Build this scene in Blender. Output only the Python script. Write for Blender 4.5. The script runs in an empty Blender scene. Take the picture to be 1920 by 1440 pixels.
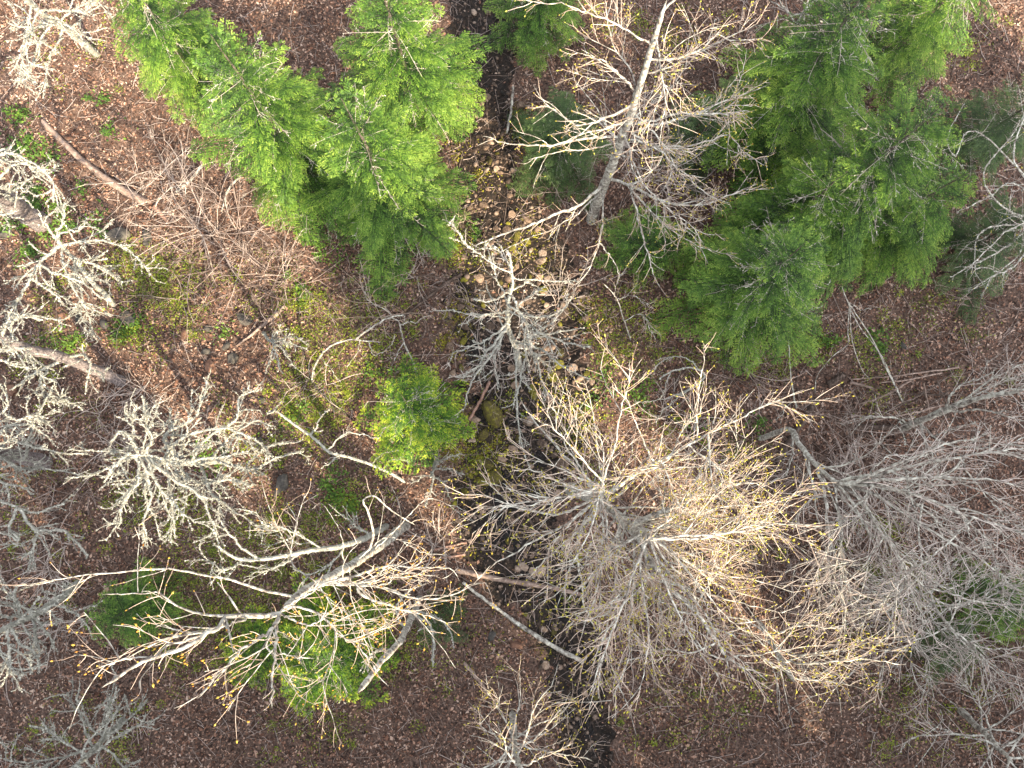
import bpy, math
import numpy as np
from mathutils import Vector, Matrix

# ------------------------------------------------------------------ camera, sky, sun, exposure
S = bpy.context.scene
COL = S.collection
F = 1300.0
CAMZ = 26.0
TILT = math.atan(130.0 / F)
cam = bpy.data.cameras.new('camera')
cam.sensor_fit = 'HORIZONTAL'
cam.sensor_width = 36.0
cam.lens = 36.0 * F / 1920.0
cam.clip_start = 0.1
cam.clip_end = 2000.0
camo = bpy.data.objects.new('camera', cam)
camo.location = (0, 0, CAMZ)
camo.rotation_euler = (TILT, 0, 0)
COL.objects.link(camo)
S.camera = camo

SUN_EL = math.radians(36)
SUN_AZ = math.atan2(0.55, -0.83)          # measured from +Y towards +X
w = bpy.data.worlds.new('World')
S.world = w
w.use_nodes = True
nt = w.node_tree
nt.nodes.clear()
sky = nt.nodes.new('ShaderNodeTexSky')
sky.sky_type = 'NISHITA'
sky.sun_disc = False
sky.sun_elevation = SUN_EL
sky.sun_rotation = SUN_AZ
sky.air_density = 1.0
sky.dust_density = 3.0
sky.ozone_density = 1.0
hs = nt.nodes.new('ShaderNodeHueSaturation')
hs.inputs['Saturation'].default_value = 0.25      # thin high cloud: a paler sky than clear blue
bg = nt.nodes.new('ShaderNodeBackground')
bg.inputs['Strength'].default_value = 0.15
wo = nt.nodes.new('ShaderNodeOutputWorld')
nt.links.new(sky.outputs[0], hs.inputs['Color'])
nt.links.new(hs.outputs[0], bg.inputs['Color'])
nt.links.new(bg.outputs[0], wo.inputs['Surface'])

sl = bpy.data.lights.new('sun', 'SUN')
sl.energy = 3.8
sl.angle = math.radians(0.6)
sl.color = (1.0, 0.83, 0.58)
slo = bpy.data.objects.new('sun', sl)
sd = Vector((math.sin(SUN_AZ) * math.cos(SUN_EL), math.cos(SUN_AZ) * math.cos(SUN_EL), math.sin(SUN_EL)))
slo.rotation_euler = sd.to_track_quat('Z', 'Y').to_euler()
slo.location = (0, -40, 40)
COL.objects.link(slo)

S.view_settings.view_transform = 'Standard'
S.view_settings.look = 'None'
S.view_settings.gamma = 1.0
S.view_settings.exposure = 2.2
S.view_settings.use_curve_mapping = False

# unseen firs added south of the clearing (x, y, height), placed to decide which crowns the low sun still reaches
SHADE_FIRS = ((-30, -30, 36), (-23, -29, 38), (-16, -31, 36), (-9, -29, 38), (-3, -31, 32), (3, -29, 33), (7.5, -31, 30), (11.3, -30, 27), (14.2, -31, 28), (19.8, -30, 39), (22.8, -31, 22), (26.0, -30, 22), (29.0, -31, 30), (32, -30, 45), (37, -29, 46), (42, -31, 44), (48, -29, 42), (-26, -38, 42), (-12, -38, 44), (-2, -38, 38), (5, -39, 36), (36, -38, 52), (43, -38, 50), (50, -38, 48))

# ------------------------------------------------------------------ helpers
rng = np.random.default_rng(11)
CT, ST = math.cos(TILT), math.sin(TILT)


def P(px, py, z=0.0):
    """the place at height z that the camera sees at pixel (px, py) of the 1920 x 1440 photograph"""
    u = (px - 960.0) / F
    v = (720.0 - py) / F
    d = np.array([u, v * CT + ST, v * ST - CT])
    k = (z - CAMZ) / d[2]
    return np.array([0, 0, CAMZ]) + d * k


def PV(px, py):
    px = np.asarray(px, float); py = np.asarray(py, float)
    u = (px - 960.0) / F
    v = (720.0 - py) / F
    k = -CAMZ / (v * ST - CT)
    return np.stack([u * k, (v * CT + ST) * k], -1)


CREEK = [(890, -160, 75), (895, 0, 70), (905, 180, 62), (910, 300, 66), (928, 400, 84), (962, 500, 112), (975, 600, 128), (985, 700, 118),
         (1005, 790, 108), (975, 870, 104), (935, 950, 92), (950, 1020, 80), (1020, 1100, 76), (1062, 1180, 62),
         (1085, 1260, 56), (1100, 1440, 50), (1130, 1600, 50)]
_c = np.array(CREEK, float)
_cw = PV(_c[:, 0], _c[:, 1])
_cr = _c[:, 2] * CAMZ / F


def smooth(a, b, x):
    t = np.clip((x - a) / (b - a), 0, 1)
    return t * t * (3 - 2 * t)


def creek_dist(x, y):
    """distance from the creek centre line divided by its half width"""
    x = np.asarray(x, float); y = np.asarray(y, float)
    best = np.full(x.shape, 99.0)
    for i in range(len(_cw) - 1):
        a, b = _cw[i], _cw[i + 1]
        ab = b - a
        t = np.clip(((x - a[0]) * ab[0] + (y - a[1]) * ab[1]) / (ab @ ab), 0, 1)
        d = np.hypot(x - a[0] - t * ab[0], y - a[1] - t * ab[1]) / (_cr[i] + t * (_cr[i + 1] - _cr[i]))
        best = np.minimum(best, d)
    wob = 0.13 * np.sin(x * 2.3 + 1.0) * np.sin(y * 1.9) + 0.09 * np.sin(x * 5.1 + y * 3.3) + 0.06 * np.sin(y * 8.7 - x * 4.0)
    return best + wob


def bumps(x, y):
    h = 0.10 * np.sin(x * 0.55 + 0.3) * np.cos(y * 0.47) + 0.06 * np.sin(x * 1.31 + y * 0.9) + 0.035 * np.sin(x * 2.7 - y * 2.1 + 1)
    h += 0.018 * np.sin(x * 5.3 + 2 * np.sin(y * 3.1)) + 0.012 * np.sin(y * 7.7 + x * 3.9)
    return h


def H(x, y):
    x = np.asarray(x, float); y = np.asarray(y, float)
    d = creek_dist(x, y)
    return bumps(x, y) + 0.10 * smooth(1.0, 3.5, d) - 0.30 * (1 - smooth(0.55, 1.25, d))


def G(px, py, dz=0.0):
    p = P(px, py, 0)
    p[2] = float(H(p[0], p[1])) + dz
    return p


class MB:
    """collects vertices and faces, then links them as one mesh object"""
    def __init__(self):
        self.v = []; self.f = []; self.n = 0; self.tone = []

    def add(self, v, f, tone=None):
        v = np.asarray(v, float).reshape(-1, 3)
        f = np.asarray(f, np.int64)
        if len(v) == 0 or len(f) == 0:
            return
        self.v.append(v); self.f.append(f + self.n); self.n += len(v)
        self.tone.append(np.zeros(len(v)) if tone is None else np.broadcast_to(tone, (len(v),)))

    def mesh(self, name, mat, smooth_=False, origin=(0, 0, 0), tone=False):
        me = bpy.data.meshes.new(name)
        v = np.concatenate(self.v) - np.asarray(origin)
        loops = np.concatenate([f.ravel() for f in self.f])
        tot = np.concatenate([np.full(len(f), f.shape[1]) for f in self.f])
        start = np.concatenate([[0], np.cumsum(tot)[:-1]])
        me.vertices.add(len(v)); me.vertices.foreach_set('co', v.ravel().astype(np.float32))
        me.loops.add(len(loops)); me.loops.foreach_set('vertex_index', loops.astype(np.int32))
        me.polygons.add(len(tot)); me.polygons.foreach_set('loop_start', start.astype(np.int32))
        if smooth_:
            me.polygons.foreach_set('use_smooth', np.ones(len(tot), bool))
        if tone:
            a = me.attributes.new('tone', 'FLOAT', 'POINT')
            a.data.foreach_set('value', np.concatenate(self.tone).astype(np.float32))
        me.update(calc_edges=True)
        me.validate()
        if mat is not None:
            me.materials.append(mat)
        return me

    def build(self, name, mat, parent=None, smooth_=False, origin=(0, 0, 0), tone=False, kind=None):
        if not self.v:
            return None
        o = bpy.data.objects.new(name, self.mesh(name, mat, smooth_, origin, tone))
        COL.objects.link(o)
        if parent is not None:
            o.parent = parent
        if kind:
            o['kind'] = kind
        return o


def thing(name, label, cat, loc, group=None):
    o = bpy.data.objects.new(name, None)
    o.empty_display_size = 0.3
    o.location = loc
    o['label'] = label; o['category'] = cat
    if group:
        o['group'] = group
    COL.objects.link(o)
    return o


def tag(o, label, cat, group=None):
    o['label'] = label; o['category'] = cat
    if group:
        o['group'] = group
    return o


def norm(a):
    return a / np.maximum(np.linalg.norm(a, axis=-1, keepdims=True), 1e-9)


def tubes(paths, rads, sides, cap=False):
    """paths (N,K,3), rads (N,K) -> verts, quads"""
    N, K, _ = paths.shape
    tan = norm(np.gradient(paths, axis=1)) if K > 2 else norm(np.repeat(paths[:, 1:] - paths[:, :1], K, 1))
    main = norm(paths[:, -1] - paths[:, 0])
    ref = np.where(np.abs(main[:, 2:3]) > 0.75, np.array([[1.0, 0.13, 0]]), np.array([[0.0, 0.1, 1.0]]))
    a = norm(np.cross(tan, ref[:, None, :]))
    b = np.cross(tan, a)
    ang = np.arange(sides) * 2 * np.pi / sides
    ring = a[:, :, None, :] * np.cos(ang)[None, None, :, None] + b[:, :, None, :] * np.sin(ang)[None, None, :, None]
    r = rads if rads.ndim == 3 else rads[:, :, None]
    v = paths[:, :, None, :] + ring * r[..., None]
    i = np.arange(N)[:, None, None] * K * sides + np.arange(K - 1)[None, :, None] * sides
    j = np.arange(sides)[None, None, :]
    j2 = (j + 1) % sides
    q = np.stack([i + j, i + j2, i + sides + j2, i + sides + j], -1).reshape(-1, 4)
    return v.reshape(-1, 3), q


def cap_faces(N, K, sides):
    out = []
    for n in range(N):
        b = n * K * sides
        out.append([b + s for s in range(sides)][::-1])
        out.append([b + (K - 1) * sides + s for s in range(sides)])
    return out


def curve(pts, K):
    """Catmull-Rom through the points, resampled to K"""
    p = np.asarray(pts, float)
    if len(p) == 2:
        t = np.linspace(0, 1, K)[:, None]
        return p[0] * (1 - t) + p[1] * t
    q = np.vstack([2 * p[0] - p[1], p, 2 * p[-1] - p[-2]])
    out = []
    for i in range(len(p) - 1):
        t = np.linspace(0, 1, 24, endpoint=False)[:, None]
        a, b, c, d = q[i], q[i + 1], q[i + 2], q[i + 3]
        out.append(0.5 * (2 * b + (c - a) * t + (2 * a - 5 * b + 4 * c - d) * t ** 2 + (3 * b - a - 3 * c + d) * t ** 3))
    out = np.vstack(out + [p[-1:]])
    s = np.concatenate([[0], np.cumsum(np.linalg.norm(np.diff(out, axis=0), axis=1))])
    u = np.linspace(0, s[-1], K)
    return np.stack([np.interp(u, s, out[:, k]) for k in range(3)], -1)


def wobble(path, amp):
    K = len(path)
    n = rng.normal(0, 1, (K, 3))
    n = np.cumsum(n, 0)
    n -= np.linspace(0, 1, K)[:, None] * n[-1]
    w_ = n * amp / math.sqrt(K)
    return path + w_


def lens(paths):
    return np.linalg.norm(np.diff(paths, axis=1), axis=2).sum(1)


def spawn(paths, rads, per_m, lmin, lmax, ang=(0.5, 1.1), K=6, wob=0.25, grav=0.0, t0=0.1, t1=1.0, rr=0.6, rmin=0.004, rmax=1.0, fall=0.5, shade=0.0, flat=1.0):
    """children along parents"""
    N, Kp, _ = paths.shape
    L = lens(paths)
    n = rng.poisson(np.maximum(per_m * L * (t1 - t0), 0.0))
    idx = np.repeat(np.arange(N), n)
    M = len(idx)
    if M == 0:
        return np.zeros((0, K, 3)), np.zeros((0, K))
    t = t0 + (t1 - t0) * rng.random(M)
    f = t * (Kp - 1)
    i0 = np.minimum(f.astype(int), Kp - 2)
    fr = (f - i0)[:, None]
    p0 = paths[idx, i0] * (1 - fr) + paths[idx, i0 + 1] * fr
    tan = norm(paths[idx, i0 + 1] - paths[idx, i0])
    r0 = rads[idx, i0] * (1 - fr[:, 0]) + rads[idx, i0 + 1] * fr[:, 0]
    rv = rng.normal(0, 1, (M, 3)); rv[:, 2] *= flat
    perp = norm(rv - (rv * tan).sum(1, keepdims=True) * tan)
    a = rng.uniform(ang[0], ang[1], M)[:, None]
    d = norm(np.cos(a) * tan + np.sin(a) * perp)
    ln = rng.uniform(lmin, lmax, M) * (1 - fall * t)
    step = (ln / (K - 1))[:, None]
    out = np.zeros((M, K, 3)); out[:, 0] = p0
    bend = rng.normal(0, wob, (M, 3))
    for k in range(1, K):
        d = norm(d + bend * 0.5 / (K - 1) * 2 + rng.normal(0, wob, (M, 3)) * 0.6 / math.sqrt(K) + np.array([0, 0, grav / (K - 1)]))
        out[:, k] = out[:, k - 1] + d * step
    hz = H(out[..., 0], out[..., 1]) + 0.03
    out[..., 2] = np.maximum(out[..., 2], hz)
    rb = np.clip(r0 * rr, rmin, rmax)
    taper = np.linspace(1, 0.45, K)[None, :]
    return out, rb[:, None] * taper


def sample(paths, per_m):
    """random points with tangents along paths"""
    N, K, _ = paths.shape
    if N == 0:
        return np.zeros((0, 3)), np.zeros((0, 3)), np.zeros(0, int), np.zeros(0)
    n = rng.poisson(lens(paths) * per_m)
    idx = np.repeat(np.arange(N), n)
    f = rng.random(len(idx)) * (K - 1)
    i0 = np.minimum(f.astype(int), K - 2)
    fr = (f - i0)[:, None]
    p = paths[idx, i0] * (1 - fr) + paths[idx, i0 + 1] * fr
    return p, norm(paths[idx, i0 + 1] - paths[idx, i0]), idx, f / (K - 1)


def flakes(mb, p, r, smin, smax, tone=None):
    """small ragged crusty tufts around points p standing off by about r"""
    M = len(p)
    if M == 0:
        return
    d = norm(rng.normal(0, 1, (M, 3)))
    a = norm(np.cross(d, rng.normal(0, 1, (M, 3))))
    b = np.cross(d, a)
    s = rng.uniform(smin, smax, M)[:, None]
    c = p + d * (np.asarray(r)[:, None] if np.ndim(r) else r)
    v = np.stack([c - a * s * 0.5, c + b * s * rng.uniform(.3, .6, (M, 1)) + d * s * .3, c + a * s * 0.55 + d * s * .5,
                  c - b * s * rng.uniform(.3, .6, (M, 1)) + d * s * .15], 1)
    i = np.arange(M)[:, None] * 4
    f = np.concatenate([i + np.array([[0, 1, 2]]), i + np.array([[0, 2, 3]])])
    mb.add(v.reshape(-1, 3), f, None)


def buds(mb, p, d, lmin, lmax, fat):
    M = len(p)
    if M == 0:
        return
    d = norm(d)
    a = norm(np.cross(d, rng.normal(0, 1, (M, 3))))
    b = np.cross(d, a)
    L = rng.uniform(lmin, lmax, M)[:, None]
    r = L * fat
    m = p + d * L * 0.45
    v = np.stack([p, m + a * r, m + (-.5 * a + .87 * b) * r, m + (-.5 * a - .87 * b) * r, p + d * L], 1)
    i = np.arange(M)[:, None] * 5
    F_ = np.array([[0, 1, 2], [0, 2, 3], [0, 3, 1], [4, 2, 1], [4, 3, 2], [4, 1, 3]])
    f = (i[:, None, :] + F_[None]).reshape(-1, 3)
    mb.add(v.reshape(-1, 3), f, None)


# ------------------------------------------------------------------ materials
def mat(name, ramp, scale=8.0, detail=6.0, rough=0.85, island=0.0, tone=0.0, bump=0.0, bscale=40.0, spec=0.3, trans=0.0, wave=None, objrand=0.0, coords='Object'):
    """noise -> colour ramp; island / tone / object-random values shift the ramp position"""
    m = bpy.data.materials.new(name)
    m.use_nodes = True
    n = m.node_tree.nodes; l = m.node_tree.links
    b = n['Principled BSDF']
    b.inputs['Roughness'].default_value = rough
    b.inputs['Specular IOR Level'].default_value = spec
    tc = n.new('ShaderNodeTexCoord')
    nz = n.new('ShaderNodeTexNoise')
    nz.inputs['Scale'].default_value = scale
    nz.inputs['Detail'].default_value = detail
    nz.inputs['Roughness'].default_value = 0.65
    l.new(tc.outputs[coords], nz.inputs['Vector'])
    fac = nz.outputs['Fac']

    def mix(f0, src, k):
        s1 = n.new('ShaderNodeMath'); s1.operation = 'SUBTRACT'
        l.new(src, s1.inputs[0]); s1.inputs[1].default_value = 0.5
        s2 = n.new('ShaderNodeMath'); s2.operation = 'MULTIPLY_ADD'
        l.new(s1.outputs[0], s2.inputs[0]); s2.inputs[1].default_value = k
        l.new(f0, s2.inputs[2])
        return s2.outputs[0]
    if island:
        g = n.new('ShaderNodeNewGeometry')
        fac = mix(fac, g.outputs['Random Per Island'], island)
    if objrand:
        oi = n.new('ShaderNodeObjectInfo')
        fac = mix(fac, oi.outputs['Random'], objrand)
    if tone:
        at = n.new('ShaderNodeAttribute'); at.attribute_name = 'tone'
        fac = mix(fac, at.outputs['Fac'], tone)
    cr = n.new('ShaderNodeValToRGB')
    el = cr.color_ramp.elements
    while len(el) < len(ramp):
        el.new(0.5)
    for e, (pos, c) in zip(el, ramp):
        e.position = pos
        e.color = (c[0], c[1], c[2], 1)
    l.new(fac, cr.inputs['Fac'])
    l.new(cr.outputs['Color'], b.inputs['Base Color'])
    if bump:
        bz = n.new('ShaderNodeTexNoise'); bz.inputs['Scale'].default_value = bscale; bz.inputs['Detail'].default_value = 5
        l.new(tc.outputs[coords], bz.inputs['Vector'])
        bp = n.new('ShaderNodeBump'); bp.inputs['Strength'].default_value = bump; bp.inputs['Distance'].default_value = 0.03
        l.new(bz.outputs['Fac'], bp.inputs['Height'])
        l.new(bp.outputs['Normal'], b.inputs['Normal'])
    if trans:
        b.inputs['Subsurface Weight'].default_value = 0.0
        tr = n.new('ShaderNodeBsdfTranslucent')
        l.new(cr.outputs['Color'], tr.inputs['Color'])
        mx = n.new('ShaderNodeMixShader'); mx.inputs[0].default_value = trans
        out = n['Material Output']
        l.new(b.outputs[0], mx.inputs[1]); l.new(tr.outputs[0], mx.inputs[2]); l.new(mx.outputs[0], out.inputs['Surface'])
    return m


M = {}
M['soil'] = mat('forest_soil', [(0.30, (0.018, 0.012, 0.009)), (0.45, (0.055, 0.034, 0.026)), (0.58, (0.12, 0.076, 0.058)), (0.75, (0.24, 0.165, 0.13))], 11, 14, .95, bump=.9, bscale=22)
M['litter'] = mat('dead_leaves', [(0.12, (0.022, 0.012, 0.009)), (0.36, (0.095, 0.045, 0.029)), (0.56, (0.205, 0.105, 0.070)), (0.77, (0.33, 0.20, 0.142)), (0.99, (0.48, 0.36, 0.29))], 0.45, 3, .8, island=.9, trans=.12)
M['mud'] = mat('wet_streambed', [(0.35, (0.005, 0.0035, 0.003)), (0.5, (0.013, 0.009, 0.0065)), (0.68, (0.042, 0.026, 0.018))], 7, 10, .75, bump=1.0, bscale=22, spec=.25)
M['stone'] = mat('stream_stone', [(0.25, (0.03, 0.021, 0.016)), (0.45, (0.10, 0.068, 0.048)), (0.62, (0.20, 0.14, 0.10)), (0.8, (0.30, 0.24, 0.19))], 3, 8, .75, objrand=.45, bump=.5, bscale=12, island=.001)
M['moss_stone'] = mat('mossy_stone', [(0.30, (0.05, 0.036, 0.02)), (0.43, (0.075, 0.063, 0.018)), (0.56, (0.145, 0.132, 0.018)), (0.75, (0.24, 0.225, 0.03))], 4, 9, .95, objrand=.25, bump=.9, bscale=30)
M['pebble'] = mat('pebbles', [(0.2, (0.012, 0.009, 0.007)), (0.5, (0.05, 0.034, 0.025)), (0.72, (0.15, 0.105, 0.077)), (0.95, (0.30, 0.23, 0.18))], 3, 4, .6, island=.7)
M['boulder'] = mat('dark_boulder', [(0.3, (0.018, 0.017, 0.016)), (0.5, (0.055, 0.05, 0.045)), (0.62, (0.10, 0.09, 0.075)), (0.75, (0.13, 0.13, 0.06))], 4, 10, .9, bump=.9, bscale=14)
M['boulder_red'] = mat('brown_boulder', [(0.3, (0.06, 0.03, 0.022)), (0.5, (0.14, 0.075, 0.05)), (0.72, (0.22, 0.14, 0.10))], 4, 10, .9, bump=.8, bscale=14)
M['bark'] = mat('lichen_spotted_bark', [(0.36, (0.08, 0.068, 0.058)), (0.45, (0.22, 0.195, 0.17)), (0.54, (0.36, 0.345, 0.30)), (0.62, (0.54, 0.53, 0.47))], 7, 12, .9, bump=.5, bscale=40)
M['bark_purple'] = mat('furrowed_purple_bark', [(0.30, (0.05, 0.04, 0.04)), (0.5, (0.16, 0.135, 0.135)), (0.7, (0.30, 0.265, 0.26))], 14, 10, .9, bump=1.0, bscale=30)
M['bark_dark'] = mat('conifer_bark', [(0.3, (0.035, 0.026, 0.02)), (0.55, (0.10, 0.08, 0.065)), (0.75, (0.25, 0.23, 0.2))], 12, 8, .95, bump=.8, bscale=30)
M['twig'] = mat('pale_twigs', [(0.30, (0.24, 0.172, 0.132)), (0.5, (0.42, 0.325, 0.26)), (0.72, (0.58, 0.49, 0.41))], 2.5, 4, .8, island=.4)
M['twig_grey'] = mat('grey_twigs', [(0.28, (0.17, 0.132, 0.112)), (0.48, (0.37, 0.31, 0.275)), (0.70, (0.54, 0.48, 0.44))], 2.5, 4, .8, island=.4)
M['twig_brown'] = mat('brown_shrub_twigs', [(0.28, (0.09, 0.063, 0.053)), (0.5, (0.22, 0.165, 0.14)), (0.72, (0.40, 0.33, 0.295))], 2.0, 4, .85, island=.6)
M['lichen'] = mat('pale_crusty_lichen', [(0.25, (0.14, 0.137, 0.12)), (0.5, (0.305, 0.30, 0.262)), (0.75, (0.49, 0.488, 0.43))], 5, 8, .95, island=.45, trans=.1)
M['bud'] = mat('yellow_green_buds', [(0.25, (0.26, 0.17, 0.03)), (0.5, (0.42, 0.36, 0.05)), (0.75, (0.50, 0.50, 0.10))], 3, 3, .6, island=.5, trans=.25)
M['bud_orange'] = mat('orange_buds', [(0.25, (0.34, 0.15, 0.03)), (0.5, (0.52, 0.30, 0.05)), (0.75, (0.56, 0.42, 0.08))], 3, 3, .6, island=.5, trans=.2)
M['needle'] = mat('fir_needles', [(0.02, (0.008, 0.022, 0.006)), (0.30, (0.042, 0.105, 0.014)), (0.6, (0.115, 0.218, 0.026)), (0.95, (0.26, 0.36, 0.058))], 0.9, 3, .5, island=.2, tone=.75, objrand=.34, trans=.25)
M['needle_yellow'] = mat('sunlit_fir_needles', [(0.05, (0.016, 0.05, 0.007)), (0.32, (0.065, 0.165, 0.014)), (0.58, (0.20, 0.32, 0.020)), (0.9, (0.46, 0.50, 0.04))], 0.9, 3, .5, island=.2, tone=.8, objrand=.3, trans=.3)  # yellow-lit boughs: low sun put into a brighter needle colour
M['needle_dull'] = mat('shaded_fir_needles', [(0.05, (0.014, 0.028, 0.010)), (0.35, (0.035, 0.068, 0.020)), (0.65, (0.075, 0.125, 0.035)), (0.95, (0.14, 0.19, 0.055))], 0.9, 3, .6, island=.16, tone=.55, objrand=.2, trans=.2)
M['cover'] = mat('ground_leaves', [(0.2, (0.05, 0.075, 0.010)), (0.5, (0.15, 0.20, 0.015)), (0.75, (0.27, 0.32, 0.025)), (0.95, (0.38, 0.40, 0.04))], 0.8, 3, .6, island=.45, trans=.25)
M['moss'] = mat('olive_moss', [(0.2, (0.05, 0.045, 0.008)), (0.5, (0.14, 0.13, 0.012)), (0.8, (0.28, 0.26, 0.02))], 1.2, 4, .95, island=.5)
M['cover_green'] = mat('green_ground_leaves', [(0.2, (0.03, 0.075, 0.012)), (0.5, (0.075, 0.15, 0.02)), (0.8, (0.15, 0.25, 0.03))], 0.8, 3, .6, island=.45, trans=.25)
M['wood'] = mat('weathered_log', [(0.28, (0.07, 0.045, 0.035)), (0.46, (0.19, 0.135, 0.11)), (0.64, (0.32, 0.245, 0.205)), (0.8, (0.42, 0.35, 0.30))], 7, 10, .9, bump=.8, bscale=25)
M['wood_dark'] = mat('rotten_log', [(0.28, (0.025, 0.017, 0.013)), (0.5, (0.08, 0.056, 0.045)), (0.72, (0.18, 0.14, 0.115))], 7, 10, .95, bump=.9, bscale=25)
M['wood_pink'] = mat('stripped_log', [(0.28, (0.10, 0.055, 0.04)), (0.5, (0.24, 0.145, 0.11)), (0.72, (0.38, 0.26, 0.21))], 7, 10, .9, bump=.6, bscale=25)
mw = bpy.data.materials.new('creek_water'); mw.use_nodes = True
_b = mw.node_tree.nodes['Principled BSDF']
_b.inputs['Base Color'].default_value = (0.012, 0.010, 0.010, 1)
_b.inputs['Roughness'].default_value = 0.06
_b.inputs['IOR'].default_value = 1.33
_b.inputs['Specular IOR Level'].default_value = 0.85
_tc = mw.node_tree.nodes.new('ShaderNodeTexCoord')
_nz = mw.node_tree.nodes.new('ShaderNodeTexNoise'); _nz.inputs['Scale'].default_value = 16; _nz.inputs['Detail'].default_value = 5
_bp = mw.node_tree.nodes.new('ShaderNodeBump'); _bp.inputs['Strength'].default_value = 1.0; _bp.inputs['Distance'].default_value = 0.18
mw.node_tree.links.new(_tc.outputs['Object'], _nz.inputs['Vector'])
mw.node_tree.links.new(_nz.outputs['Fac'], _bp.inputs['Height'])
mw.node_tree.links.new(_bp.outputs['Normal'], _b.inputs['Normal'])
M['water'] = mw

# ------------------------------------------------------------------ the ground, the stream bed, the water
far = np.array([26, 30, 36, 45, 60, 85, 120, 180, 260, 400.0])
gx = np.concatenate([-far[::-1], np.arange(-24, 24.01, 0.13), far])
gy = np.concatenate([-far[::-1], np.arange(-22, 24.01, 0.13), far])
X, Y = np.meshgrid(gx, gy, indexing='xy')
Z = H(X, Y)
nz_ = rng.normal(0, 0.012, Z.shape)
Z = Z + nz_ * (np.abs(X) < 25) * (np.abs(Y) < 25)
nx, ny = len(gx), len(gy)
ii = (np.arange(ny - 1)[:, None] * nx + np.arange(nx - 1)[None, :]).ravel()
quads = np.stack([ii, ii + 1, ii + nx + 1, ii + nx], -1)
m = MB(); m.add(np.stack([X, Y, Z], -1), quads)
floor = m.build('forest_floor', M['soil'], smooth_=True, kind='structure')

bx = np.arange(-4.5, 6.5, 0.085); by = np.arange(-20, 26, 0.085)
X, Y = np.meshgrid(bx, by, indexing='xy')
D = creek_dist(X, Y)
Zb = H(X, Y) + 0.05 - 0.13 * smooth(0.86, 1.08, D) + rng.normal(0, 0.012, X.shape) + 0.03 * np.sin(X * 9) * np.sin(Y * 8)
nx, ny = len(bx), len(by)
ii = (np.arange(ny - 1)[:, None] * nx + np.arange(nx - 1)[None, :]).ravel()
keep = (D.ravel()[ii] < 1.08) & (D.ravel()[ii + nx + 1] < 1.08)
ii = ii[keep]
m = MB(); m.add(np.stack([X, Y, Zb], -1), np.stack([ii, ii + 1, ii + nx + 1, ii + nx], -1))
bed = m.build('stream_bed', M['mud'], smooth_=True, kind='structure')

# water lies in the low pockets of the bed
POOLS = [(905, 755, 18, 36), (925, 940, 34, 26), (900, 975, 40, 24), (950, 1025, 34, 22), (990, 1085, 26, 22), (1045, 1150, 24, 30), (1075, 1230, 22, 24), (985, 790, 28, 18), (955, 895, 26, 18), (882, 650, 14, 30), (1090, 1350, 20, 40), (1050, 565, 26, 20), (930, 1000, 30, 18), (1010, 860, 20, 14)]
m = MB()
for (px, py, rx, ry) in POOLS:
    c = P(px, py, 0)
    a = np.linspace(0, 2 * np.pi, 40, endpoint=False)
    k = 1 + 0.18 * np.sin(a * 3 + px) + 0.13 * np.sin(a * 5 + py) + 0.08 * np.sin(a * 9)
    x = c[0] + np.cos(a) * rx * .02 * k
    y = c[1] + np.sin(a) * ry * .02 * k
    zc = float(np.median(H(x, y))) + 0.075
    v = np.stack([x, y, np.full(40, zc)], -1)
    v = np.vstack([v, [[c[0], c[1], zc]]])
    m.add(v, np.array([[i, (i + 1) % 40, 40] for i in range(40)]))
water = m.build('creek_water', M['water'], kind='structure')


# stones --------------------------------------------------------------
def ico(sub):
    import bmesh
    bm = bmesh.new()
    bmesh.ops.create_icosphere(bm, subdivisions=sub, radius=1.0)
    v = np.array([x.co[:] for x in bm.verts]); f = np.array([[q.index for q in p.verts] for p in bm.faces])
    bm.free()
    return v, f


IV2, IF2 = ico(2)
IV1, IF1 = ico(1)
IV3, IF3 = ico(3)
IV4, IF4 = ico(4)


def rock_shape(v, seed, amp=0.28, cuts=7):
    r = np.random.default_rng(seed)
    out = v.copy()
    for _ in range(cuts):
        d = norm(r.normal(0, 1, 3)); h = r.uniform(.5, .88)
        k = out @ d
        out = out - np.maximum(k - h, 0)[:, None] * d * 0.9
    ph = r.uniform(0, 6, 6); dr = norm(r.normal(0, 1, (6, 3)))
    n = sum(np.sin(3.2 * (i * .5 + 1) * (v @ dr[i]) + ph[i]) / (i + 1.5) for i in range(6))
    return out * (1 + amp * .35 * n)[:, None] * np.array([1, r.uniform(.55, .9), r.uniform(.45, .7)])


stone_me = []
for k in range(10):
    m = MB(); m.add(rock_shape(IV3, 50 + k, .25, 11), IF3)
    stone_me.append(m.mesh('stone', M['stone'], True))
moss_me = []
for k in range(6):
    m = MB(); m.add(rock_shape(IV3, 90 + k, .5, 7), IF3)
    moss_me.append(m.mesh('stone', M['moss_stone'], True))


def add_stone(x, y, r, mossy):
    me = (moss_me if mossy else stone_me)[rng.integers(0, 6 if mossy else 10)]
    o = bpy.data.objects.new('stone', me)
    COL.objects.link(o); o.parent = bed
    o.location = (x, y, float(H(x, y)) + 0.05 + r * .10)
    o.rotation_euler = (rng.normal(0, .25), rng.normal(0, .25), rng.uniform(0, 6.28))
    o.scale = (r, r, r)
    return o


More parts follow.
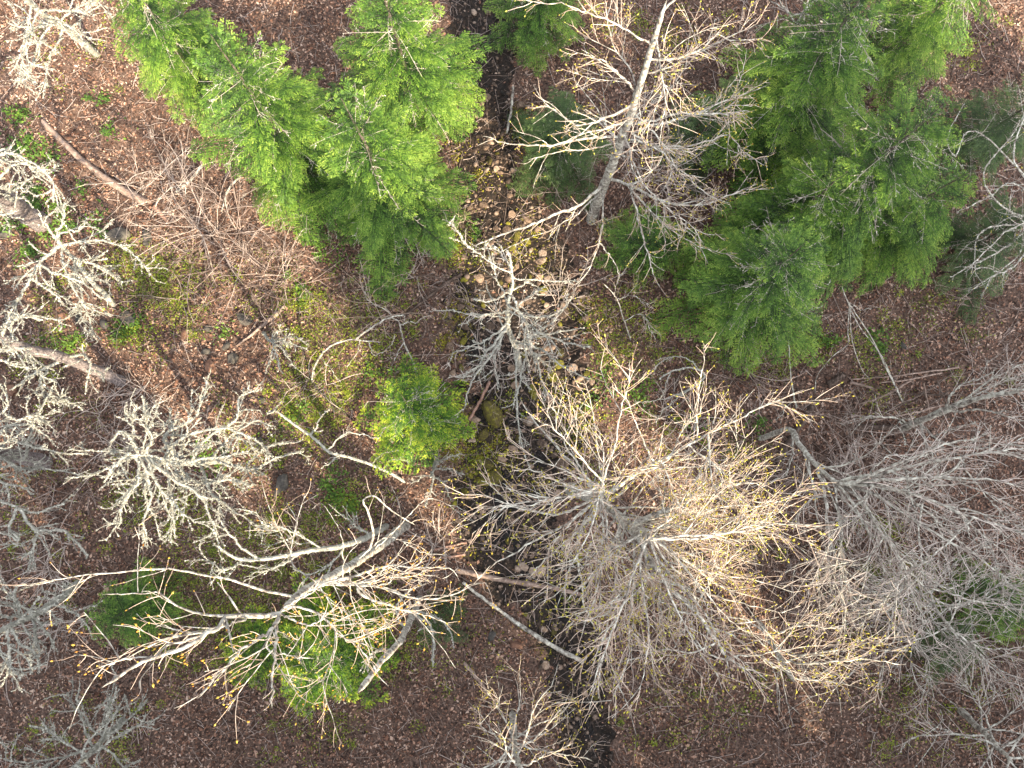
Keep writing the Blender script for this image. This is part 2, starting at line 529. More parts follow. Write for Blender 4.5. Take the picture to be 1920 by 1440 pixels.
# stones seen singly in the photograph: (px, py, radius px, mossy)
SPOTS = [(853, 233, 11, 0), (870, 205, 7, 0), (917, 255, 8, 0), (930, 300, 6, 0), (975, 200, 10, 0), (978, 228, 10, 1), (905, 292, 7, 0), (955, 262, 7, 0), (938, 320, 7, 0),
         (912, 315, 6, 0), (960, 400, 9, 0), (988, 408, 12, 0), (968, 440, 11, 1), (990, 450, 8, 1), (962, 460, 9, 1), (1015, 488, 13, 0), (1020, 540, 9, 1), (1058, 545, 8, 1),
         (898, 518, 10, 0), (905, 470, 8, 0), (870, 480, 7, 0), (925, 440, 7, 0), (870, 610, 12, 0), (865, 575, 10, 0), (890, 592, 6, 1), (835, 592, 9, 1), (905, 570, 7, 1),
         (868, 640, 9, 1), (862, 625, 6, 1), (845, 650, 8, 0), (1035, 707, 11, 1), (998, 730, 10, 1), (1040, 770, 12, 1), (1090, 778, 9, 1), (1075, 760, 8, 1), (925, 775, 24, 1),
         (905, 815, 12, 1), (885, 825, 8, 0), (1080, 800, 9, 1), (1100, 765, 8, 1), (1030, 750, 9, 0), (995, 790, 10, 0), (1015, 830, 9, 0), (1055, 870, 14, 0), (1035, 895, 8, 0),
         (930, 890, 16, 1), (905, 905, 12, 1), (915, 870, 11, 1), (950, 930, 8, 1), (865, 940, 8, 0), (905, 960, 7, 0), (920, 975, 6, 0), (960, 980, 10, 0), (985, 1040, 9, 0),
         (940, 860, 12, 0), (1025, 650, 10, 0), (1060, 585, 10, 0), (1050, 660, 10, 1), (1075, 690, 10, 0), (960, 690, 9, 0), (1085, 725, 9, 0), (1100, 700, 8, 1),
         (1000, 1075, 10, 0), (1035, 1120, 9, 0), (985, 1130, 8, 0), (1085, 1170, 9, 0), (1020, 1185, 8, 0), (850, 700, 9, 0), (865, 690, 7, 1), (990, 560, 8, 0), (1015, 590, 9, 0), (1075, 620, 9, 0)]
for (px, py, r, ms) in SPOTS:
    p = P(px, py)
    add_stone(p[0], p[1], r * .02 * 1.12, bool(ms))
n_st = len(SPOTS)
while n_st < 300:
    py = rng.uniform(150, 1330); px = rng.uniform(800, 1180)
    p = P(px, py)
    d = float(creek_dist(p[0], p[1]))
    if d > 1.02:
        continue
    add_stone(p[0], p[1], min(.24, .065 + rng.gamma(1.7, .036)), rng.random() < (.30 if py > 400 else .12))
    n_st += 1
# pebbles
npb = 7500
x = rng.uniform(-4.2, 6.2, npb * 3); y = rng.uniform(-15, 22, npb * 3)
k = creek_dist(x, y) < 1.0
x, y = x[k][:npb], y[k][:npb]
m = MB()
r = 0.022 + rng.gamma(1.4, .021, len(x))
for s in range(4):
    sv = rock_shape(IV1, 300 + s, .3, 4)
    q = np.arange(len(x)) % 4 == s
    a = rng.uniform(0, 6.28, q.sum())
    R = np.zeros((q.sum(), 3, 3)); R[:, 0, 0] = np.cos(a); R[:, 0, 1] = -np.sin(a); R[:, 1, 0] = np.sin(a); R[:, 1, 1] = np.cos(a); R[:, 2, 2] = 1
    v = np.einsum('nij,kj->nki', R, sv) * r[q][:, None, None] + np.stack([x[q], y[q], H(x[q], y[q]) + .055], -1)[:, None]
    f = (np.arange(q.sum())[:, None, None] * len(sv) + IF1[None]).reshape(-1, 3)
    m.add(v, f)
m.build('pebbles', M['pebble'], bed, True, kind='stuff')

# ------------------------------------------------------------------ dead leaf litter
def leaf_quads(mb, p, size, tilt, fold, aspect=.62):
    n = len(p)
    up = norm(np.stack([rng.normal(0, tilt, n), rng.normal(0, tilt, n), np.ones(n)], -1))
    a = norm(np.cross(up, rng.normal(0, 1, (n, 3))))
    b = np.cross(up, a)
    s = size[:, None]
    w_ = s * aspect * rng.uniform(.7, 1.15, (n, 1)) * .5
    fo = rng.normal(0, fold, (n, 1)) * s
    fo2 = rng.normal(0, fold, (n, 1)) * s
    v = np.stack([p - a * s * .5, p - a * s * .08 + b * w_ + up * fo, p + a * s * .5 + up * fo2, p - a * s * .08 - b * w_ + up * fo], 1)
    i = np.arange(n)[:, None] * 4
    f = np.concatenate([i + np.array([[0, 2, 1]]), i + np.array([[0, 3, 2]])])
    mb.add(v.reshape(-1, 3), f)


NL = 340000
x = rng.uniform(-22.5, 22.5, NL); y = rng.uniform(-17, 21, NL)
d = creek_dist(x, y)
keep = rng.random(NL) < np.where(d < .95, .045, np.where(d < 1.25, .6, 1.0))
patch = np.sin(x * 1.1 + 2 * np.sin(y * .8)) * np.sin(y * 1.3 + 1.5 * np.sin(x * .7))
keep &= rng.random(NL) < .8 + .25 * patch
x, y = x[keep], y[keep]
p = np.stack([x, y, H(x, y) + rng.uniform(.012, .05, len(x)) + .045 * (creek_dist(x, y) < 1)], -1)
m = MB()
leaf_quads(m, p, np.clip(.045 + rng.gamma(2.2, .022, len(x)), .05, .19), .42, .16)
tag(m.build('leaf_litter', M['litter'], kind='stuff'), 'brown and tan dead leaves strewn over the forest floor', 'dead leaves')

# fallen twiglets strewn over the leaves
n = 17000
x = rng.uniform(-22, 22, n); y = rng.uniform(-17, 20, n)
a = rng.uniform(0, 6.28, n); L = rng.gamma(2.0, .22, n) + .12
K = 4
t = np.linspace(-.5, .5, K)
pp = np.zeros((n, K, 3))
pp[..., 0] = x[:, None] + np.cos(a)[:, None] * t * L[:, None] + rng.normal(0, .02, (n, K))
pp[..., 1] = y[:, None] + np.sin(a)[:, None] * t * L[:, None] + rng.normal(0, .02, (n, K))
pp[..., 2] = H(pp[..., 0], pp[..., 1]) + rng.uniform(.02, .08, (n, 1)) + .04 * (creek_dist(pp[..., 0], pp[..., 1]) < 1)
m = MB(); v, q = tubes(pp, np.repeat(rng.uniform(.004, .012, (n, 1)), K, 1), 3); m.add(v, q)
tag(m.build('fallen_twigs', M['twig_brown'], kind='stuff'), 'thin fallen twigs scattered over the dead leaves', 'twigs')

# ------------------------------------------------------------------ low green plants
def cover(name, patches, mat_, smin, smax, hmax):
    mb = MB()
    for (px, py, rx, ry, n) in patches:
        c = P(px, py); n = int(n * 1.55); rx *= 1.25; ry *= 1.25
        # clumps
        nc = max(3, int(n / 45))
        cx = c[0] + rng.normal(0, rx * .02 * .55, nc); cy = c[1] + rng.normal(0, ry * .02 * .55, nc)
        k = rng.integers(0, nc, n)
        sp = rng.uniform(.08, .34, nc)[k]
        x = cx[k] + rng.normal(0, 1, n) * sp; y = cy[k] + rng.normal(0, 1, n) * sp
        z = H(x, y) + rng.beta(1.2, 2, n) * hmax + .02
        leaf_quads(mb, np.stack([x, y, z], -1), rng.uniform(smin, smax, n), .55, .1, .7)
    o = mb.build(name, mat_, kind='stuff')
    return o


YEL = [(290, 520, 70, 45, 1500), (330, 560, 55, 50, 1100), (250, 490, 40, 30, 500), (250, 630, 40, 14, 420), (560, 690, 45, 70, 1100), (590, 790, 70, 60, 1300), (600, 590, 70, 60, 1000),
       (690, 620, 70, 60, 1100), (640, 730, 45, 40, 600), (560, 560, 40, 40, 450), (1150, 570, 40, 40, 450), (1190, 640, 50, 50, 650), (1130, 650, 30, 50, 350), (1060, 1140, 30, 20, 80),
       (560, 1000, 60, 50, 850), (470, 1030, 60, 40, 650), (320, 960, 60, 40, 500), (230, 920, 40, 40, 400), (350, 1010, 50, 40, 420), (480, 860, 40, 40, 350), (660, 930, 30, 40, 320), (640, 980, 50, 40, 480),
       (1690, 1095, 50, 40, 700), (1760, 1110, 70, 40, 700), (1650, 1000, 40, 50, 350), (1520, 640, 50, 40, 300), (1630, 660, 35, 30, 330), (1470, 690, 60, 30, 250), (1330, 640, 60, 30, 250), (1300, 700, 50, 40, 200),
       (1400, 830, 50, 40, 220), (1250, 800, 40, 40, 180), (870, 470, 40, 30, 380), (860, 430, 30, 20, 260), (1400, 1000, 60, 60, 250), (900, 890, 40, 40, 260), (1080, 790, 40, 40, 200), (925, 780, 40, 40, 160),
       (140, 820, 50, 50, 260), (40, 950, 50, 60, 260), (160, 1030, 60, 60, 260), (360, 1130, 60, 40, 500), (300, 1090, 40, 30, 260), (420, 1090, 60, 40, 380), (700, 1090, 60, 40, 350), (820, 1180, 40, 60, 300), (1250, 1170, 60, 50, 220),
       (60, 700, 40, 40, 200), (110, 640, 50, 30, 280), (100, 560, 50, 40, 260), (440, 500, 60, 60, 220), (1700, 620, 60, 40, 260), (1820, 640, 60, 50, 240), (1750, 560, 50, 30, 160), (1600, 760, 60, 30, 160), (1820, 1180, 60, 50, 500), (430, 780, 30, 30, 120),
       (1130, 920, 60, 60, 180), (900, 1200, 40, 40, 60), (200, 1370, 120, 60, 700), (620, 1350, 120, 60, 700), (1300, 1360, 120, 60, 500), (1700, 1350, 120, 70, 800), (150, 80, 120, 60, 500), (1200, 60, 160, 60, 600), (1800, 80, 120, 60, 500)]
MOSS = [(925, 790, 40, 40, 500), (900, 890, 40, 50, 700), (960, 450, 40, 40, 350), (880, 600, 30, 60, 350), (1035, 700, 30, 30, 200), (1080, 775, 40, 30, 350), (1025, 760, 40, 30, 260), (1010, 500, 40, 40, 260), (1080, 590, 40, 40, 260), (845, 620, 20, 60, 300), (870, 470, 30, 50, 350), (900, 340, 40, 40, 200), (860, 250, 20, 60, 150), (970, 240, 20, 40, 200), (1000, 870, 60, 40, 220), (1060, 840, 40, 30, 150), (950, 1000, 50, 30, 120), (1020, 1150, 40, 50, 160), (915, 840, 40, 30, 400), (865, 840, 25, 30, 250)]
YEL += [(560, 1210, 90, 40, 900), (430, 1190, 70, 50, 700), (620, 1110, 70, 40, 600), (720, 1190, 60, 50, 400), (350, 1230, 60, 30, 400), (480, 1110, 60, 40, 500), (1740, 1190, 80, 40, 500), (1650, 1090, 60, 60, 400), (1600, 1150, 60, 50, 250)]
GRN = [(40, 280, 20, 18, 160), (45, 225, 25, 14, 150), (65, 275, 18, 22, 160), (90, 290, 10, 14, 80), (70, 380, 25, 20, 170), (110, 395, 22, 20, 150), (130, 420, 18, 16, 100), (30, 425, 25, 12, 150), (85, 440, 18, 14, 90), (60, 475, 20, 18, 120),
       (205, 250, 14, 12, 70), (190, 185, 14, 8, 70), (160, 360, 12, 8, 45), (250, 620, 45, 16, 260), (130, 655, 40, 20, 190), (400, 855, 22, 18, 160), (640, 940, 22, 28, 200), (690, 700, 20, 16, 90), (620, 900, 30, 24, 150), (565, 770, 20, 20, 100),
       (1190, 745, 26, 24, 140), (1120, 740, 22, 28, 140), (560, 540, 22, 30, 150), (620, 475, 22, 20, 110), (1300, 790, 14, 12, 50), (1420, 800, 18, 12, 60), (1640, 650, 26, 22, 140), (1560, 640, 26, 16, 80), (200, 420, 40, 20, 90), (880, 430, 20, 16, 70), (420, 620, 18, 14, 50)]
tag(cover('low_green_plants', YEL, M['cover'], .035, .085, .25), 'patches of tiny yellow green leaves sprouting through the dead leaves', 'ground plants')
tag(cover('creek_moss', MOSS, M['moss'], .04, .10, .09), 'ragged olive yellow moss on the stones and mud of the creek bed', 'moss')
tag(cover('broad_leaved_plants', GRN, M['cover_green'], .07, .14, .25), 'small clumps of darker green broad leaves on the forest floor', 'ground plants')

# ------------------------------------------------------------------ conifers
def bough_mesh(L, seed, mt, dens=1.0):
    global rng
    keep_rng = rng
    rng = np.random.default_rng(seed)
    mb = MB()
    K = 14
    s = np.linspace(0, 1, K)
    ax = np.zeros((1, K, 3))
    ax[0, :, 0] = s * L
    ax[0, :, 1] = np.sin(s * 2 + seed) * .04 * L * s
    ax[0, :, 2] = (.14 * s - .38 * s * s) * L + .05 * L * s ** 3
    v, q = tubes(ax, (.014 * L * (1 - s * .85) * .5 + .003)[None], 5)
    # branchlets, in a flat spray
    nb = int(L / .185)
    tt = np.concatenate([np.linspace(.10, .985, nb), np.linspace(.13, .985, nb)]) + rng.normal(0, .012, 2 * nb)
    tt = np.clip(tt, .06, .99)
    side = np.concatenate([np.ones(nb), -np.ones(nb)])
    f = tt * (K - 1); i0 = np.minimum(f.astype(int), K - 2); fr = (f - i0)[:, None]
    p0 = ax[0, i0] * (1 - fr) + ax[0, i0 + 1] * fr
    tan = norm(ax[0, i0 + 1] - ax[0, i0])
    ln = L * .47 * (np.minimum(1, (tt + .02) / .30)) * (1 - tt) ** .72 * rng.uniform(.6, 1.2, 2 * nb) + .10
    ln *= np.where(rng.random(2 * nb) < .06, .4, 1)
    an = rng.normal(.92, .10, 2 * nb) - .25 * tt
    lat = np.stack([np.zeros(2 * nb), side, np.zeros(2 * nb)], -1)
    dr = norm(np.cos(an)[:, None] * tan + np.sin(an)[:, None] * lat + np.stack([np.zeros(2 * nb), np.zeros(2 * nb), rng.normal(.02, .14, 2 * nb)], -1))
    KB = 6
    sb = np.linspace(0, 1, KB)
    br = p0[:, None] + dr[:, None] * (sb[None, :, None] * ln[:, None, None])
    br[..., 2] -= .16 * (sb ** 2)[None] * ln[:, None]
    br[..., 0] += .10 * (sb ** 2)[None] * ln[:, None]
    v2, q2 = tubes(br, .005 * (1 - sb * .6)[None] * np.ones((2 * nb, 1)), 3)
    wood = MB(); wood.add(v, q); wood.add(v2, q2)
    # twiglets: regular, alternating, combed forwards
    tp = []; td = []; ti = []; tf = []; sg = []
    for b_ in range(2 * nb):
        kk = max(1, int(ln[b_] / (.068 / dens)))
        f_ = (np.arange(kk) + .6 + rng.normal(0, .12, kk)) / (kk + .2)
        f_ = np.clip(f_, .05, .99)
        for sgn_ in (1., -1.):
            g_ = np.clip(f_ + sgn_ * .25 / (kk + 1), .03, .99) * (KB - 1)
            a_ = np.minimum(g_.astype(int), KB - 2); r_ = (g_ - a_)[:, None]
            tp.append(br[b_, a_] * (1 - r_) + br[b_, a_ + 1] * r_)
            td.append(norm(br[b_, a_ + 1] - br[b_, a_])); ti.append(np.full(kk, b_)); tf.append(g_ / (KB - 1)); sg.append(np.full(kk, sgn_))
    # the shoot that ends each branchlet
    tp.append(br[:, -2]); td.append(norm(br[:, -1] - br[:, -2])); ti.append(np.arange(2 * nb)); tf.append(np.ones(2 * nb)); sg.append(np.zeros(2 * nb))
    tp = np.concatenate(tp); td = np.concatenate(td); ti = np.concatenate(ti); tf = np.concatenate(tf); sgn = np.concatenate(sg)
    la = np.cross(td, np.array([0, 0, 1.0])) * sgn[:, None]
    a = (rng.normal(.72, .10, len(tp)) * np.abs(sgn))[:, None]
    d2 = norm(np.cos(a) * td + np.sin(a) * la + np.array([0, 0, 1]) * rng.normal(.02, .10, (len(tp), 1)))
    l2 = (.085 + .17 * (1 - tf) * np.minimum(1, ln[ti] / .6)) * rng.uniform(.75, 1.15, len(tp))
    s2 = np.linspace(0, 1, 3)
    tw = tp[:, None] + d2[:, None] * (s2[None, :, None] * l2[:, None, None])
    tw[..., 2] -= .16 * (s2 ** 2)[None] * l2[:, None]
    tone_tw = rng.normal(0, .17, len(tp)) + .42 * (tf - .5) + .34 * (tt[ti] - .5)  # inner needles darker: age, plus self-shadow contrast put into the tone
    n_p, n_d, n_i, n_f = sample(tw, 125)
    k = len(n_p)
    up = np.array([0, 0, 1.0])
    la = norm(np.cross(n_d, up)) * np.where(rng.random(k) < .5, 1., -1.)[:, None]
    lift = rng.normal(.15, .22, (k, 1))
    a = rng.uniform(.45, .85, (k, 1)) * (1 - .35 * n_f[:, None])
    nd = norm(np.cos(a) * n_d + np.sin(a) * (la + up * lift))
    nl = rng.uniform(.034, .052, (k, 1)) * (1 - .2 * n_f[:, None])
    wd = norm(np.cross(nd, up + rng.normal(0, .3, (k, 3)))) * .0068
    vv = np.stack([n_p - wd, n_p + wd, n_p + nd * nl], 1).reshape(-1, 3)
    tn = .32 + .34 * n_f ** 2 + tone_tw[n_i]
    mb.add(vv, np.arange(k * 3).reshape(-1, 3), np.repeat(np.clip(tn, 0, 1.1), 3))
    mb_all = MB()
    mb_all.v = mb.v; mb_all.f = mb.f; mb_all.n = mb.n; mb_all.tone = mb.tone
    mb_all.add(wood.v[0], wood.f[0], .05)
    mb_all.add(wood.v[1], wood.f[1] - len(wood.v[0]), .0)
    me = mb_all.mesh('bough', mt, tone=True)
    rng = keep_rng
    return me


BOUGH = {}
for kind, mt in (('needle', M['needle']), ('needle_yellow', M['needle_yellow']), ('needle_dull', M['needle_dull'])):
    BOUGH[kind] = {}
    for L in (0.7, 1.3, 2.1):
        if kind == 'needle_yellow' and L > 2:
            continue
        BOUGH[kind][L] = [bough_mesh(L, 1000 + int(L * 10) * 7 + s, mt) for s in range(4 if kind == 'needle' else 3)]


def conifer(label, base, top, R, kind='needle', n=None, umin=.10, group=None, prof=.75, r0=None, cat='conifer', name='fir_tree', dead=True):
    base = np.asarray(base, float); top = np.asarray(top, float)
    t = thing(name, label, cat, base, group)
    hgt = np.linalg.norm(top - base)
    K = 22
    path = wobble(curve([base - [0, 0, .3], base + (top - base) * .5, top], K), .05)
    r0 = r0 or .013 * hgt + .02
    m = MB(); v, q = tubes(path[None], (np.linspace(1, .06, K) * r0)[None], 9); m.add(v, q)
    m.build('trunk', M['bark_dark'], t, True, base)
    n = n or int(hgt * 7.6)
    lib = BOUGH[kind]
    sizes = sorted(lib)
    for i in range(n):
        u = umin + (1 - umin) * ((i + .5) / n) ** .92
        u = min(.985, u + rng.normal(0, .01))
        r = R * (1 - u) ** prof * rng.uniform(.66, 1.16) + .16
        if rng.random() < .05:
            r *= .6
        az = i * 2.39996 + rng.normal(0, .22)
        el = -.18 + .95 * u ** 2.2 + rng.normal(0, .12)
        L = min(sizes, key=lambda s_: abs(s_ - r))
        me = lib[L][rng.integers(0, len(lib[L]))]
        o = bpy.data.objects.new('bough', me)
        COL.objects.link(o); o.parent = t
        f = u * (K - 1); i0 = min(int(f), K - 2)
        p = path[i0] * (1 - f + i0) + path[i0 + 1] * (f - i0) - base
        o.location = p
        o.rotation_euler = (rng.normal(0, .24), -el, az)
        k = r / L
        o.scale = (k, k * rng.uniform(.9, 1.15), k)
    if dead:
        par = np.stack([path])
        rad = (np.linspace(1, .06, K) * r0)[None]
        a1, b1 = spawn(par, rad, 9, R * .35, R * .8, (1.2, 1.6), 6, .25, -.2, .05, .85, .2, .007, .013, .5)
        a2, b2 = spawn(a1, b1, 7, .12, .4, (.5, 1.1), 4, .4, -.3, .25, 1, .7, .004, .007, .3)
        m = MB()
        for a_, b_ in ((a1, b1), (a2, b2)):
            v, q = tubes(a_, b_, 3); m.add(v, q)
        pts, dd, ix, ff = sample(a2, 30)
        m.build('dead_twigs', M['twig_grey'], t, False, base, kind='stuff')
        m2 = MB(); flakes(m2, pts, .01, .015, .04); m2.build('lichen', M['lichen'], t, False, base, kind='stuff')
    return t


def fir(label, bpx, tpx, h, R, **kw):
    return conifer(label, G(*bpx), P(tpx[0], tpx[1], h), R, **kw)


fir('tall bright green fir whose lower boughs reach over the brown bank left of the creek', (755, 410), (640, 185), 9.5, 3.5)
fir('tall green fir at upper left, its boughs edging the brown leaf slope', (600, 355), (395, 65), 10, 3.7)
fir('tall green fir at the top, right beside the creek bed and behind the brightest fir', (790, 230), (700, -70), 9.0, 3.3)
fir('green fir standing alone over the leaf litter right of the centre', (1375, 575), (1510, 455), 8.0, 3.6)
fir('tall green fir in the upper right with boughs fanned towards the right edge', (1500, 425), (1770, 195), 9.6, 3.9)
fir('green fir at the top of the upper right stand, behind the other two', (1430, 260), (1650, -55), 9.6, 3.5)
fir('fir at the right end of the green stand with a pale sunlit tip', (1600, 440), (1815, 325), 7.0, 3.1)
fir('green fir squeezed between the two largest firs of the right stand', (1420, 470), (1590, 320), 7.0, 2.9)
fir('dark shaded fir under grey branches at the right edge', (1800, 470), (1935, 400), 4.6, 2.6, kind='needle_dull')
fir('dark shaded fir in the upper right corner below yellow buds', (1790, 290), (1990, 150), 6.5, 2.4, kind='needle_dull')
fir('small spreading green fir under the budding leaning tree', (1195, 480), (1225, 440), 3.0, 2.7, n=26, dead=False)
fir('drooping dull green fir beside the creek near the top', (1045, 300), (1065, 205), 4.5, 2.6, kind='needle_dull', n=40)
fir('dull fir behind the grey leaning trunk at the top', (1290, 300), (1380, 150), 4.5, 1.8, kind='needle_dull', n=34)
fir('small bright yellow green fir in the middle beside the creek', (800, 806), (748, 735), 5.8, 2.6, kind='needle_yellow', n=38)
fir('young green fir among leaves at lower left', (280, 1130), (205, 1160), 3.6, 2.1, kind='needle', n=34, dead=False)
fir('fir with yellow lit boughs under the pale branches at the bottom', (650, 1195), (550, 1290), 5.4, 2.8, kind='needle_yellow', n=40)
fir('small yellow green fir below the pale fork near the bottom edge', (500, 1205), (440, 1245), 3.2, 1.9, kind='needle_yellow', n=20, dead=False)
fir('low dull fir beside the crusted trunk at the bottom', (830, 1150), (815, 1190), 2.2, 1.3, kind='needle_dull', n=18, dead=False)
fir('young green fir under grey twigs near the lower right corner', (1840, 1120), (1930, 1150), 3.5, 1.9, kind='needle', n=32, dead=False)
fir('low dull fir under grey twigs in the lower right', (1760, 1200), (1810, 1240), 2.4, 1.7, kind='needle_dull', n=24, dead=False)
# beyond the photograph's upper and lower edges the stand goes on
fir('tall fir beyond the upper left fir, far from the creek', (380, 170), (170, -140), 9.5, 2.5)
fir('tall fir behind the top of the creek', (1010, 60), (1040, -240), 9.0, 2.3)
fir('tall fir in the far upper right', (1640, 120), (1950, -160), 9.5, 2.6)


# ------------------------------------------------------------------ bare trees
STY = {
    # per metre of limb: branches, twigs, twiglets; lengths in metres
    'bud': dict(limb='bark', twig='twig', bud='bud', sub=(1.7, .7, 1.9), tw=(3.4, .35, .95), tl=(3.0, .10, .32), grav=.10, wob=.28, lich=0, budn=.9, rt=.0085, rl=.0055),
    'lichen': dict(limb='lichen', twig='lichen', bud=None, sub=(2.9, .45, 1.35), tw=(5.2, .14, .55), tl=(3.0, .05, .18), grav=.05, wob=.42, lich=100, budn=0, rt=.0105, rl=.0065, thin=.8),
    'grey': dict(limb='bark', twig='twig_grey', bud=None, sub=(1.8, .9, 2.2), tw=(3.2, .5, 1.3), tl=(2.0, .12, .4), grav=-.25, wob=.25, lich=8, budn=0, rt=.010, rl=.006),
    'pale': dict(limb='bark', twig='twig', bud='bud_orange', sub=(1.2, .8, 2.0), tw=(2.3, .3, .95), tl=(2.0, .08, .3), grav=.05, wob=.35, lich=3, budn=.55, rt=.0085, rl=.0055),
    'snag': dict(limb='lichen', twig='twig_grey', bud=None, sub=(2.2, .3, .9), tw=(3.5, .12, .4), tl=(1.5, .05, .15), grav=-.05, wob=.35, lich=60, budn=0, rt=.009, rl=.006),
}


def ribbon(path, r0, r1, sides, rough=.08):
    K = len(path)
    rr = (np.linspace(r0, r1, K)[:, None] * (1 + rng.normal(0, rough, (K, sides))))
    rr[-1] *= .03; rr[-2] *= .6
    return tubes(path[None], rr[None], sides)


def bare_tree(label, trunk, r0, r1, limbs=(), auto=None, sty='bud', cat='bare tree', name='bare_tree', group=None, over=None, trunk_mat=None, ground=True):
    st = dict(STY[sty]); st.update(over or {})
    tp = [P(*q) for q in trunk]
    if ground:
        tp[0][2] = float(H(tp[0][0], tp[0][1])) - .1
    base = tp[0].copy()
    t = thing(name, label, cat, base, group)
    K = 46
    tr = wobble(curve(tp, K), .06 * math.sqrt(r0 / .1))
    m = MB(); v, q = ribbon(tr, r0, r1, 10); m.add(v, q)
    trunk_o = m.build('trunk', M[trunk_mat or st['limb']], t, True, base)
    if st['lich'] and st['limb'] == 'lichen' and trunk_mat is None:
        ml = MB(); pts, _, _, ff = sample(tr[None], st['lich'] * 1.2)
        flakes(ml, pts, (r0 + (r1 - r0) * ff) * .95, .03, .085); ml.build('lichen', M['lichen'], trunk_o, False, base, kind='stuff')
    done = [tr]
    jobs = []
    for L in limbs:
        pts = [P(*q[:3]) for q in L['p']]
        if not L.get('free'):
            alln = np.vstack(done)
            # spring from the nearest wood already built
            j = np.argmin(np.linalg.norm(alln - pts[0], axis=1))
            pts[0] = alln[j]
        path = curve(pts, 30)
        path = wobble(path, L.get('wob', .10))
        done.append(path)
        jobs.append((path, L.get('r', .04) * st.get('thin', 1), L.get('r1', .010) * st.get('thin', 1), L.get('dens', 1.0)))
    for auto in ([] if not auto else auto if isinstance(auto, list) else [auto]):
        host = done[auto.get('on', 0)]
        for i in range(auto['n']):
            u = auto['t'][0] + (auto['t'][1] - auto['t'][0]) * (i + rng.random()) / auto['n']
            j = u * (len(host) - 1); i0 = min(int(j), len(host) - 2)
            p0 = host[i0]
            az = i * 2.39996 * auto.get('turn', 1) + auto.get('az', 0) + rng.normal(0, .3)
            if 'arc' in auto:
                az = auto['arc'][0] + (auto['arc'][1] - auto['arc'][0]) * ((i * .61803) % 1)
            el = rng.uniform(*auto['el'])
            ln = rng.uniform(*auto['len'])
            d = np.array([math.cos(az) * math.cos(el), math.sin(az) * math.cos(el), math.sin(el)])
            pts = [p0]
            for k in range(4):
                d = norm(d + rng.normal(0, .16, 3) + np.array([0, 0, auto.get('bend', .0)]))
                pts.append(pts[-1] + d * ln / 4)
            path = wobble(curve(pts, 24), .07)
            jobs.append((path, auto.get('r', .03) * st.get('thin', 1), .007, auto.get('dens', 1.0)))
    for (path, a0, a1, dn) in jobs:
        K2 = len(path)
        path[:, 2] = np.maximum(path[:, 2], H(path[:, 0], path[:, 1]) + .03)
        rad = np.linspace(a0, a1, K2)[None]
        mb = MB(); v, q = ribbon(path, a0, a1, 7, .10); mb.add(v, q)
        s1, r1_ = spawn(path[None], rad, st['sub'][0] * dn, st['sub'][1], st['sub'][2], (.45, 1.05), 8, st['wob'], st['grav'], .15, 1, .5, st['rt'] * 1.15, .03, .45)
        if len(s1):
            v, q = tubes(s1, r1_, 5); mb.add(v, q)
        limb = mb.build('limb', M[st['limb']], t, True, base)
        par = np.zeros((0, 8, 3)); prr = np.zeros((0, 8))
        pr = path[np.linspace(0, K2 - 1, 8).astype(int)][None]; prad = rad[:, np.linspace(0, K2 - 1, 8).astype(int)]
        par = np.concatenate([pr, s1]); prr = np.concatenate([prad, r1_])
        s2, r2 = spawn(par, prr, st['tw'][0] * dn, st['tw'][1], st['tw'][2], (.4, 1.0), 6, st['wob'], st['grav'], .22, 1, .6, st['rt'] * .75, st['rt'], .4)
        s3, r3 = spawn(s2, r2, st['tl'][0] * dn, st['tl'][1], st['tl'][2], (.4, 1.0), 4, st['wob'], st['grav'] * .5, .15, 1, .7, st['rl'] * .8, st['rl'], .3)
        mt_ = MB()
        for a_, b_, sd_ in ((s2, r2, 4), (s3, r3, 3)):
            if len(a_):
                v, q = tubes(a_, b_, sd_); mt_.add(v, q)
        mt_.build('twigs', M[st['twig']], limb, False, base, kind='stuff')
        if st['bud'] and len(s2):
            bm_ = MB()
            for a_ in (s2, s3):
                if not len(a_):
                    continue
                k = rng.random(len(a_)) < st['budn']
                buds(bm_, a_[k, -1], a_[k, -1] - a_[k, -2], .045, .085, .27)
                pts, dd, ix, ff = sample(a_, st['budn'] * 2.2)
                buds(bm_, pts, dd + rng.normal(0, .5, dd.shape), .035, .07, .27)
            bm_.build('buds', M[st['bud']], limb, False, base, kind='stuff')
        if st['lich']:
            lm = MB()
            pts, _, _, ff = sample(path[None], st['lich'])
            flakes(lm, pts, (a0 + (a1 - a0) * ff), .025, .07)
            pts, _, _, ff = sample(s1, st['lich'] * .8)
            flakes(lm, pts, .010, .02, .06)
            pts, _, _, ff = sample(s2, st['lich'] * .42)
            flakes(lm, pts, .007, .015, .05)
            lm.build('lichen', M['lichen'], limb, False, base, kind='stuff')
    return t


def lb(*pts, r=.04, **k):
    d = dict(p=pts, r=r); d.update(k); return d


